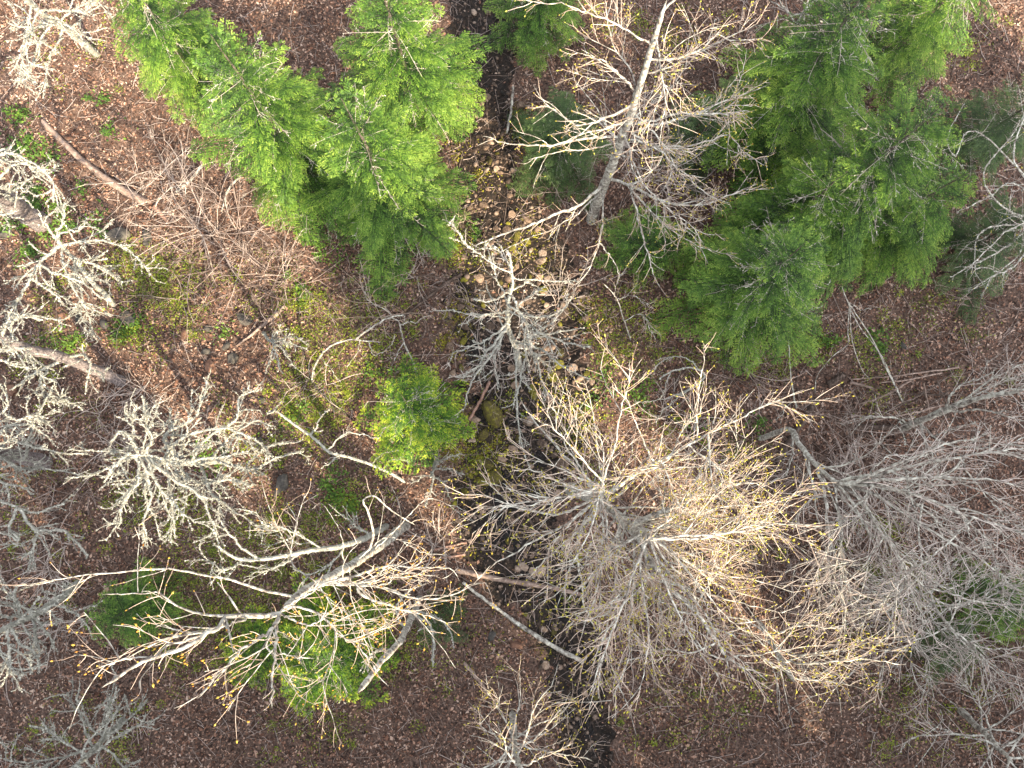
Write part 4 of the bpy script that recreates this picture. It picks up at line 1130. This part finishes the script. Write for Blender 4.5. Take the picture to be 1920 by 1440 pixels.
bare_tree('pale budding bare tree at the lower right, its twigs catching the sun', [(1420, 1165, 0), (1440, 1200, 4), (1465, 1235, 7), (1490, 1280, 9)], .10, .05, [
    lb((1440, 1200, 4), (1490, 1175, 5), (1560, 1172, 5.4), (1620, 1180, 5.4), r=.035, r1=.010, dens=.6),
    lb((1460, 1225, 6.4), (1510, 1225, 7.2), (1570, 1215, 7.6), (1640, 1195, 7.8), r=.03, r1=.010),
    lb((1470, 1240, 7.2), (1540, 1245, 8), (1640, 1240, 8.4), (1700, 1245, 8.4), r=.03, r1=.010),
    lb((1440, 1205, 4.4), (1400, 1170, 5), (1340, 1160, 5.2), r=.03, r1=.010),
], auto=dict(n=6, t=(.5, 1), el=(-.1, .5), len=(1.4, 2.3), r=.018), sty='bud', over=dict(wob=.2))

# T13: branches with yellow leaves at the upper right edge
bare_tree('grey bare tree with yellow opening leaves at the upper right edge', [(1880, 470, 0), (1930, 430, 2.5), (1990, 380, 5), (2060, 320, 7.5)], .12, .06, [
    lb((1990, 380, 5), (1930, 330, 6.5), (1905, 290, 7), (1930, 200, 7.4), (1960, 120, 7.6), r=.035, r1=.012, dens=.4),
    lb((1940, 420, 3), (1860, 380, 5), (1840, 320, 6), (1890, 260, 6.6), (1930, 200, 7), r=.035, r1=.012, dens=.4),
    lb((1990, 375, 5), (1900, 345, 7), (1850, 370, 7.4), (1790, 400, 7.6), r=.02, r1=.008, dens=.7),
    lb((1930, 430, 2.6), (1870, 470, 4), (1820, 500, 4.6), (1780, 520, 4.8), r=.035, r1=.010, dens=.7),
    lb((1940, 425, 3), (1880, 420, 4), (1840, 440, 4.4), (1830, 520, 4.6), r=.03, r1=.010, dens=.6),
    lb((1960, 410, 4), (1900, 500, 5), (1850, 500, 5.4), (1800, 500, 5.4), r=.03, r1=.010, dens=.6),
    lb((1930, 440, 2.5), (1900, 490, 3.2), (1860, 520, 3.6), (1840, 560, 3.6), r=.03, r1=.010, dens=.8),
    lb((1980, 390, 4.6), (1840, 250, 6.4), (1790, 300, 6.6), (1780, 250, 6.8), (1810, 190, 7), r=.025, r1=.010, dens=.4),
    lb((1990, 380, 5), (1910, 420, 6.4), (1880, 440, 6.8), (1810, 510, 7), r=.025, r1=.010, dens=.5),
], sty='pale', over=dict(bud='bud', twig='twig_grey', budn=.35, lich=14))

# small snags and saplings
bare_tree('small white lichen snag with fine drooping twigs left of the yellow green fir', [(492, 622, 0), (502, 636, 1.0), (518, 650, 1.8)], .06, .03, [
    lb((500, 632, 1), (530, 625, 1.6), (555, 632, 1.8), (570, 640, 1.8), r=.025),
    lb((505, 640, 1.2), (540, 645, 1.8), (575, 655, 1.9), r=.025),
    lb((510, 645, 1.4), (535, 665, 1.8), (555, 690, 1.8), r=.025),
    lb((512, 648, 1.5), (520, 675, 1.8), (530, 700, 1.8), r=.025),
    lb((510, 645, 1.4), (505, 670, 1.6), (500, 700, 1.6), r=.02),
    lb((505, 640, 1.2), (520, 620, 1.6), (540, 615, 1.6), r=.02),
], sty='snag', over=dict(sub=(4.5, .2, .6), tw=(5, .1, .35)))
bare_tree('white lichen snag standing in the creek side by the yellow green fir', [(818, 862, 0), (812, 880, 1.0), (808, 895, 1.8)], .06, .03, [
    lb((815, 870, .6), (840, 855, 1.2), (865, 850, 1.4), r=.025),
    lb((812, 880, 1), (845, 880, 1.5), (872, 890, 1.6), r=.025),
    lb((810, 890, 1.4), (830, 910, 1.7), (845, 935, 1.7), r=.025),
    lb((808, 893, 1.7), (805, 920, 1.9), (800, 945, 1.9), r=.025),
    lb((810, 888, 1.4), (785, 895, 1.6), (770, 905, 1.6), r=.02),
], sty='snag', over=dict(sub=(4.5, .2, .5), tw=(5, .1, .3)))
bare_tree('long crooked lichen sapling arching left of the yellow green fir', [(760, 905, 0), (715, 878, 1.2), (660, 858, 2.2), (620, 848, 2.9), (595, 826, 3.3), (555, 798, 3.5), (515, 768, 3.5)], .055, .035, [
    lb((580, 815, 3.4), (595, 800, 3.5), (605, 775, 3.5), (620, 765, 3.5), r=.025, dens=.6),
    lb((615, 842, 3), (640, 820, 3.2), (665, 815, 3.2), (710, 822, 3), r=.025, dens=.5),
    lb((640, 855, 2.6), (620, 870, 2.8), (600, 880, 2.8), r=.025, dens=.8),
    lb((700, 872, 1.6), (720, 850, 2), (750, 845, 2), r=.02, dens=.6),
    lb((720, 880, 1.2), (740, 860, 1.6), (765, 865, 1.6), r=.02, dens=.6),
    lb((515, 768, 3.5), (505, 775, 3.5), (530, 750, 3.5), r=.02, dens=.6),
], sty='snag', over=dict(lich=40, sub=(1.6, .2, .7)))
bare_tree('arched bare sapling over the green plants above the yellow green fir', [(585, 720, 0), (588, 690, 1.2), (610, 655, 2.4), (650, 638, 3.0), (690, 640, 3.1), (715, 642, 3)], .04, .02, [
    lb((670, 638, 3), (700, 605, 3.4), (730, 592, 3.6), (758, 592, 3.6), (760, 605, 3.6), r=.035, r1=.02, dens=.5),
    lb((680, 640, 3), (665, 665, 3.2), (650, 690, 3.2), r=.014, dens=.8),
    lb((690, 640, 3), (700, 670, 3.2), (730, 650, 3.2), (740, 625, 3.2), r=.014, dens=.8),
    lb((600, 668, 2), (625, 700, 2.2), (640, 720, 2.2), r=.014, dens=.6),
], sty='bud', over=dict(sub=(1.4, .2, .8), tw=(3, .1, .4), budn=1.0))
bare_tree('thin grey leaning pole of a sapling above the yellow green fir', [(785, 722, 0), (775, 680, .8), (757, 640, 1.6), (748, 600, 2.3)], .045, .025, [
    lb((757, 640, 1.6), (740, 670, 1.9), (725, 700, 1.9), r=.02, dens=.5),
    lb((750, 605, 2.2), (780, 600, 2.4), (810, 590, 2.4), r=.018, dens=.7),
    lb((750, 605, 2.2), (720, 580, 2.6), (690, 560, 2.6), (680, 530, 2.6), r=.016, dens=.9),
], sty='bud', over=dict(sub=(1.2, .2, .8), tw=(3, .1, .4), budn=1.0, twig='twig'))
bare_tree('hooked grey dead branch standing over leaves below the right hand fir', [(1262, 745, 0), (1300, 725, .7), (1322, 705, 1.1), (1300, 690, 1.5), (1265, 695, 1.7), (1235, 712, 1.6)], .045, .018, [
    lb((1260, 697, 1.7), (1250, 720, 1.6), (1235, 750, 1.4), r=.018, dens=.7),
    lb((1310, 695, 1.4), (1290, 670, 1.6), (1265, 665, 1.6), (1240, 680, 1.6), (1225, 700, 1.6), r=.018, dens=.7),
    lb((1290, 728, .6), (1270, 750, .8), (1230, 790, .8), r=.02, dens=1.2),
    lb((1280, 735, .4), (1240, 745, .7), (1200, 755, .8), r=.02, dens=1),
], sty='snag', over=dict(lich=25))
bare_tree('loose bundle of thin bent stems hanging below the right hand firs', [(1692, 760, 0), (1660, 690, .9), (1630, 630, 1.8), (1592, 570, 2.8), (1578, 535, 3.2)], .028, .016, [
    lb((1592, 570, 2.8), (1590, 620, 2.6), (1590, 645, 2.5), (1560, 670, 2.2), (1532, 705, 1.8), (1528, 740, 1.2), r=.016, dens=.3, wob=.03),
    lb((1592, 565, 2.8), (1598, 640, 2.4), (1615, 690, 1.8), (1630, 710, 1.2), r=.016, dens=.3, wob=.03),
    lb((1585, 550, 3), (1610, 610, 2.6), (1650, 665, 2), (1690, 745, 1.2), r=.016, dens=.3, wob=.03),
    lb((1590, 560, 2.9), (1620, 580, 2.8), (1636, 577, 2.8), r=.012, dens=.5),
], sty='bud', over=dict(budn=.5, sub=(1, .2, .6), tw=(1.5, .1, .4)))
bare_tree('thin upright grey stem on the brown leaves right of the right hand fir', [(1495, 770, 0), (1488, 740, .7), (1480, 690, 1.6), (1478, 640, 2.4)], .03, .012, [
    lb((1490, 750, .5), (1470, 770, .8), (1455, 790, .8), r=.014, dens=.7),
], sty='snag', over=dict(lich=6))
bare_tree('twiggy grey sapling with budding leaves right of the centre tree', [(1185, 640, 0), (1170, 600, 1), (1155, 560, 2), (1130, 530, 2.8)], .03, .012, [
    lb((1170, 600, 1), (1200, 590, 1.6), (1230, 640, 1.6), r=.016),
    lb((1155, 560, 2), (1190, 555, 2.4), (1220, 570, 2.4), r=.016),
    lb((1150, 555, 2.1), (1160, 520, 2.6), (1175, 500, 2.6), r=.016),
], sty='bud', over=dict(budn=1, sub=(2, .3, .9), bud='bud'))

# beyond the photograph's edges
bare_tree('grey bare tree beyond the top of the leaf slope at the upper left', [(180, 100, 0), (130, 60, 3), (70, 20, 6), (20, -30, 8)], .13, .05, (), dict(n=14, t=(.4, 1), el=(-.1, .5), len=(1.6, 3), r=.035), 'lichen')
bare_tree('lichen crusted tree below the lower left corner', [(230, 1350, 0), (190, 1390, 3), (140, 1440, 5.5)], .12, .05, (), dict(n=14, t=(.4, 1), el=(-.1, .5), len=(1.6, 3), r=.035), 'lichen')
bare_tree('pale budding bare tree below the middle of the lower edge', [(960, 1340, 0), (965, 1390, 4), (975, 1450, 7)], .13, .05, (), dict(n=16, t=(.4, 1), el=(-.1, .5), len=(1.6, 3.2), r=.03), 'bud')
bare_tree('grey bare tree below the lower right corner', [(1800, 1330, 0), (1850, 1380, 3), (1900, 1430, 5.5)], .12, .05, (), dict(n=14, t=(.4, 1), el=(-.1, .5), len=(1.8, 3.4), r=.03), 'grey')
bare_tree('grey bare tree beyond the upper edge in the right half', [(1480, 90, 0), (1510, 30, 4), (1550, -60, 7)], .13, .05, (), dict(n=12, t=(.4, 1), el=(-.1, .5), len=(1.6, 3.2), r=.03), 'grey')


# unseen firs added beyond the lower edge to shade the ground and leave sun gaps
mb_ = MB()
nq = 340
for i in range(nq):
    u = .08 + .91 * ((i + .5) / nq) ** .9
    R_ = .15 * (1 - u) ** .7 + .008
    az = i * 2.39996
    kq = 26
    rr_ = R_ * np.sqrt(rng.random(kq)); aa = az + rng.normal(0, .22, kq)
    p_ = np.stack([np.cos(aa) * rr_, np.sin(aa) * rr_, u - rr_ * .25 + rng.normal(0, .008, kq)], -1)
    leaf_quads(mb_, p_, rng.uniform(.012, .026, kq), .5, .12, .6)
shade_crown = mb_.mesh('crown', M['needle'], tone=True)
mb_ = MB(); v, q = tubes(np.array([[[0, 0, -.02], [0, 0, .4], [0, 0, .99]]]), np.array([[.011, .008, .001]]), 8); mb_.add(v, q)
shade_trunk = mb_.mesh('trunk', M['bark_dark'], True)
for (x, y, h) in SHADE_FIRS:
    t = thing('fir_tree', 'unseen fir added beyond the lower edge to shade the clearing', 'conifer', (x, y, float(H(x, y))), 'unseen shade firs added beyond the lower edge')
    for nm, me in (('crown', shade_crown), ('trunk', shade_trunk)):
        o = bpy.data.objects.new(nm, me); COL.objects.link(o); o.parent = t
        o.scale = (h, h, h); o.rotation_euler = (0, 0, x * 1.7)

# ------------------------------------------------------------------ bare shrubs
def shrub(label, px, py, rad, n, hgt, mt='twig_brown', group='bare brown shrubs', dens=1.0, bud=False, sx=1.0, sy=1.0):
    b = G(px, py)
    t = thing('bare_shrub', label, 'shrub', b, group)
    R = rad * .02
    K = 9
    az = rng.uniform(0, 6.283, n)
    ln = R * rng.uniform(.5, 1.35, n)
    s = np.linspace(0, 1, K)
    nroot = max(2, n // 6)
    root = rng.normal(0, R * .3, (nroot, 2))[rng.integers(0, nroot, n)] + rng.normal(0, .06, (n, 2))
    p = np.zeros((n, K, 3))
    cur = rng.normal(0, .5, n)
    a = az[:, None] + cur[:, None] * s[None]
    p[..., 0] = b[0] + (root[:, :1] + np.cos(a) * s * ln[:, None]) * sx
    p[..., 1] = b[1] + (root[:, 1:] + np.sin(a) * s * ln[:, None]) * sy
    p[..., 2] = hgt * rng.uniform(.4, 1.1, (n, 1)) * np.sin(np.minimum(1, s[None] * rng.uniform(.55, 1.2, (n, 1))) * np.pi * .62)
    p[..., :2] += np.cumsum(rng.normal(0, .014, (n, K, 2)), 1)
    p[..., 2] += H(p[..., 0], p[..., 1]) + .01
    r = np.linspace(1, .5, K)[None] * rng.uniform(.010, .019, (n, 1))
    m = MB(); v, q = tubes(p, r, 4); m.add(v, q)
    m.build('stems', M[mt], t, False, b, kind='stuff')
    s2, r2 = spawn(p, r, 3.2 * dens, .25, .95, (.4, 1.1), 6, .35, -.1, .2, 1, .7, .007, .011, .3)
    s3, r3 = spawn(s2, r2, 2.2 * dens, .08, .3, (.4, 1.1), 3, .35, 0, .2, 1, .7, .005, .008, .3)
    m = MB()
    for a_, b_ in ((s2, r2), (s3, r3)):
        if len(a_):
            v, q = tubes(a_, b_, 3); m.add(v, q)
    m.build('twigs', M[mt], t, False, b, kind='stuff')
    if bud:
        m = MB()
        pts, dd, ix, ff = sample(s2, 4.5)
        leaf_quads(m, pts, rng.uniform(.03, .07, len(pts)), .7, .1, .6)
        m.build('leaves', M['cover'], t, False, b, kind='stuff')
    return t


SH = [
    ('dense tangle of brown stems below the left fir boughs', 430, 450, 120, 58, 1.3), ('brown stems spilling from under the left fir by the long log', 350, 385, 100, 30, 1.0),
    ('brown tangle in the shade right under the left fir', 530, 500, 100, 40, .9), ('thin brown stems over the leaf slope beside the long log', 300, 330, 60, 12, .7),
    ('brown shrub just left of the large lichen tree', 190, 800, 70, 24, .9), ('small brown shrub above the large lichen tree', 265, 740, 55, 16, .8),
    ('brown tangle between the two lichen trees at the left edge', 160, 930, 60, 22, .8), ('brown shrub under the lichen limbs at the lower left', 110, 1060, 75, 26, .8),
    ('brown shrub at the lower left beside the young dull fir', 140, 1180, 70, 22, .8), ('brown twigs on the bank below the bright fir', 740, 520, 70, 16, .7),
    ('dark twiggy shrub behind the leaning budding tree', 1230, 300, 100, 56, 1.6), ('grey dead twigs at the foot of the leaning budding tree', 1060, 360, 70, 30, 1.2),
    ('brown shrub below the right hand fir', 1400, 690, 80, 26, .8), ('brown tangle right of the sunlit crown', 1480, 900, 70, 26, .9),
    ('dark tangle of stems around the brush pile', 1600, 820, 110, 50, .8), ('brown shrub on the slope under the right edge firs', 1830, 590, 80, 22, .9),
    ('brown tangle under the sweeping grey twigs', 1620, 960, 100, 40, .9), ('brown shrub among the lower right poles', 1540, 1080, 90, 32, .9),
    ('brown shrub below the lower right poles', 1650, 1160, 90, 34, .9), ('brown stems between the hooked dead branch and the sunlit crown', 1270, 800, 70, 30, .7),
    ('brown twigs beside the creek left of the centre tree', 860, 560, 55, 14, .7), ('brown shrub leaning over the creek right of the centre tree', 1075, 560, 60, 20, 1.0),
    ('brown stems by the creek under the centre tree', 905, 700, 50, 18, .8), ('brown twigs across the creek above the sunlit crown', 1010, 800, 60, 18, .8),
    ('brown twigs on the bank left of the creek bend', 820, 1010, 60, 16, .6), ('brown shrub beneath the pale forked tree', 760, 1080, 80, 24, .8),
    ('brown twigs under the sunlit crown near the lower edge', 1180, 1200, 90, 30, .8), ('brown shrub under the sunlit crown on its right', 1400, 1080, 80, 26, .9),
    ('brown shrub in the lower right corner', 1860, 1210, 80, 26, .9), ('brown stems along the right edge over leaves', 1880, 700, 70, 20, .8),
]
for (lb_, px, py, rd, n_, hh) in SH:
    shrub(lb_, px, py, rd, n_, hh, 'twig_brown' if (px * 7 + py) % 3 else 'twig_grey')
shrub('thin leafy sapling with yellow green leaves above the arched sapling', 690, 575, 65, 16, 1.4, 'twig', 'leafy saplings', .9, True)
shrub('leafy sapling beside the snag with yellow green leaves', 595, 720, 60, 16, 1.0, 'twig_grey', 'leafy saplings', .9, True)
shrub('leafy low shrub on the green patch at left', 300, 545, 70, 16, .6, 'twig_brown', 'leafy saplings', .9, True)
shrub('leafy shrub under the bright fir at the creek edge', 850, 425, 40, 12, .8, 'twig', 'leafy saplings', .9, True)
shrub('leafy shrub at the lower left under the pale forked tree', 560, 1010, 60, 16, .8, 'twig', 'leafy saplings', .9, True)
shrub('leafy shrub among the poles in the lower right', 1690, 1085, 50, 14, .8, 'twig', 'leafy saplings', .9, True)


# ------------------------------------------------------------------ logs, poles and sticks on the ground
def log(label, pts, r0, r1, mt='wood', stubs=2, lift=.0, cat='log', name='fallen_log', wob=.04):
    pp = [G(px, py, dz) for (px, py, dz) in pts]
    K = 26
    path = wobble(curve(pp, K), wob)
    path[:, 2] = np.maximum(path[:, 2], H(path[:, 0], path[:, 1]) + .3 * np.linspace(r0, r1, K))
    b = path[0].copy()
    t = thing(name, label, cat, b)
    m = MB(); rr = np.linspace(r0, r1, K)[:, None] * (1 + rng.normal(0, .12, (K, 10)) + .12 * np.sin(np.arange(10) * 1.9)[None])
    v, q = tubes(path[None], rr[None], 10)
    m.add(v, q)
    c0 = v[:10].mean(0); c1 = v[-10:].mean(0)
    n0 = len(v)
    m.add(np.vstack([v[:10], [c0], v[-10:], [c1]]), np.array([[i, (i + 1) % 10, 10] for i in range(10)] + [[11 + (i + 1) % 10, 11 + i, 21] for i in range(10)]))
    m.build('stem', M[mt], t, True, b)
    if stubs:
        s1, q1 = spawn(path[None], np.linspace(r0, r1, K)[None], stubs / max(.5, lens(path[None])[0]), .15, .7, (.6, 1.2), 5, .2, .1, .1, .95, .35, .01, .04, .2)
        for i in range(len(s1)):
            m = MB(); v, q = tubes(s1[i:i + 1], q1[i:i + 1], 6); m.add(v, q)
            m.build('branch_stub', M[mt], t, True, b)
    return t


log('long pale weathered log on the brown leaf slope at upper left', [(88, 232, .1), (135, 280, .12), (190, 328, .12), (235, 358, .1), (278, 382, .06)], .09, .16)
log('short broken end of the weathered log lying beyond it', [(296, 392, .05), (318, 418, .05)], .10, .07, 'wood_pink', 0)
log('slim grey lichen stick leaning towards the left fir', [(335, 362, .1), (365, 345, .3), (395, 318, .4)], .045, .05, 'bark', 1)
log('straight brown stick on leaves above the small white snag', [(448, 650, .05), (495, 610, .1), (537, 575, .12)], .035, .075, 'wood', 0)
log('long brown stick lying from the bank into the creek above the arched sapling', [(745, 605, .2), (790, 572, .15), (830, 540, .1), (865, 513, .05)], .05, .07, 'wood_dark', 1)
log('brown stick lying across the creek by the big mossy stone', [(880, 787, .15), (900, 750, .2), (918, 715, .2)], .05, .06, 'wood_pink', 0)
log('brown log crossing the creek under the sunlit crown', [(855, 1068, .1), (920, 1082, .15), (1000, 1097, .2), (1095, 1117, .15)], .10, .07, 'wood', 2)
log('long grey pole slanting down to the lower edge left of the sunlit crown', [(868, 1090, .2), (930, 1140, .2), (1000, 1190, .2), (1095, 1245, .15)], .05, .085, 'bark', 2)
log('pinkish stripped stick on the creek bank, upper of two', [(815, 1030, .08), (875, 1018, .08)], .04, .05, 'wood_pink', 0)
log('pinkish stripped stick on the creek bank, lower of two', [(808, 1048, .08), (872, 1040, .08)], .04, .05, 'wood_pink', 0)
log('long brown pole running right from the sunlit crown', [(1490, 1040, .4), (1560, 1075, .4), (1640, 1125, .4), (1720, 1185, .3)], .06, .06, 'wood', 2)
log('second brown pole below the long one at lower right', [(1505, 1105, .2), (1560, 1140, .2), (1620, 1160, .2)], .05, .05, 'wood', 0)
log('dark cut log slanting by the brush pile', [(1455, 868, .1), (1490, 808, .1), (1530, 748, .1)], .10, .12, 'wood_dark', 0)
log('dark slanting log lower left of the brush pile', [(1440, 900, .05), (1480, 840, .08)], .09, .09, 'wood_dark', 0)
log('short dark log end beside the bent stems', [(1548, 724, .06), (1580, 702, .06)], .12, .12, 'wood_dark', 0)
log('grey branch lying across the leaves right of the bent stems', [(1590, 718, .06), (1630, 730, .06)], .05, .05, 'wood', 0)
log('broken lichen branch leaning in front of the left fir', [(420, 400, .1), (440, 370, .5), (470, 345, .7)], .03, .04, 'bark', 1)
log('rotting dark log across the brush pile', [(1600, 800, .1), (1680, 802, .12), (1720, 800, .1)], .10, .09, 'wood_dark', 2)
log('thin grey stem reaching down beside the creek at the top', [(838, 245, .4), (834, 215, .6), (832, 180, .8)], .045, .05, 'bark', 0)
log('grey stick leaning over the creek stones at the top', [(950, 250, .3), (956, 220, .5), (962, 180, .7)], .04, .05, 'bark', 0)
log('grey fallen branch over the lower creek pool', [(985, 960, .2), (1000, 990, .2), (1010, 1040, .2)], .04, .03, 'wood_dark', 1)
log('pale leaning stick beside the thick crusted trunk', [(870, 1240, .1), (890, 1262, .1), (915, 1300, .1)], .06, .06, 'wood', 0)
for (i, (x0, y0, x1, y1)) in enumerate([(1590, 712, 1790, 690), (1610, 735, 1800, 742), (1640, 720, 1760, 700), (1650, 775, 1780, 700), (1600, 760, 1700, 715), (1700, 770, 1770, 735), (1720, 720, 1730, 790), (1745, 715, 1768, 785), (1620, 790, 1760, 760), (1560, 790, 1640, 830)]):
    tt = log('thin bare stick among those heaped in the brush pile at right', [(x0, y0, .12 + .03 * i), ((x0 + x1) / 2, (y0 + y1) / 2 + 3, .2 + .03 * i), (x1, y1, .12 + .02 * i)], .025, .035, 'wood_dark' if i % 2 else 'wood', 1, cat='stick', name='brush_stick')
    tt['group'] = 'sticks heaped in the brush pile'


# ------------------------------------------------------------------ boulders
def boulder(label, px, py, r, mt, seed, flat=1.0):
    p = P(px, py)
    m = MB()
    v = rock_shape(IV4, seed, .3, 9)
    v[:, 2] *= flat
    v = v * r * .02
    p[2] = float(H(p[0], p[1])) + r * .02 * .22
    m.add(v, IF4)
    o = m.build('boulder', M[mt], None, True)
    o.location = p
    o.rotation_euler = (0, 0, seed * 1.3)
    tag(o, label, 'boulder')


boulder('large dark boulder on brown leaves left of the long crooked sapling', 531, 909, 24, 'boulder', 1)
boulder('dark grey boulder on leaves above the brown stick', 459, 597, 19, 'boulder', 2)
boulder('round dark boulder right of the pair on the leaf slope', 440, 675, 13, 'boulder', 3)
boulder('brown boulder above the tallest lichen branch', 398, 687, 15, 'boulder_red', 4)
boulder('dark boulder touching a brown one on the leaf slope', 390, 660, 11, 'boulder', 5)
boulder('small reddish stone on leaves left of the grey boulders', 350, 629, 11, 'boulder_red', 6)
boulder('small dark stone just left of the dark grey boulder', 395, 617, 10, 'boulder', 7)
boulder('small grey stone between the boulders on the leaf slope', 430, 650, 10, 'boulder', 8)
boulder('dark mossy boulder at the edge of the green patch', 248, 600, 17, 'boulder', 9)
boulder('wide dark boulder under the twigs at upper left', 232, 445, 24, 'boulder', 10, .7)
boulder('dark boulder under the brown tangle below the fir', 283, 452, 17, 'boulder', 11)
boulder('brown stone beside the crooked lichen tree', 125, 595, 10, 'boulder_red', 12)
boulder('small dark stone under the crooked lichen tree', 155, 597, 10, 'boulder', 13)
boulder('dark stone right of the crooked lichen tree tip', 203, 610, 11, 'boulder', 14)
boulder('dark stone beside the thick furrowed trunk', 18, 440, 16, 'boulder', 15)
boulder('pale stone under the mossy fallen limb at the left edge', 30, 735, 14, 'boulder_red', 16)
boulder('dark stone left of the green plants by the snag', 495, 752, 9, 'boulder', 17)
boulder('dark stone under the tip of the large lichen tree', 490, 830, 12, 'boulder', 18)
boulder('brown stone on bare earth at the bottom, right one', 965, 1207, 15, 'boulder_red', 19)
boulder('grey stone on bare earth at the bottom, left one', 922, 1192, 11, 'boulder', 20)
boulder('grey stone at the foot of the brush pile', 1690, 650, 9, 'boulder', 21)
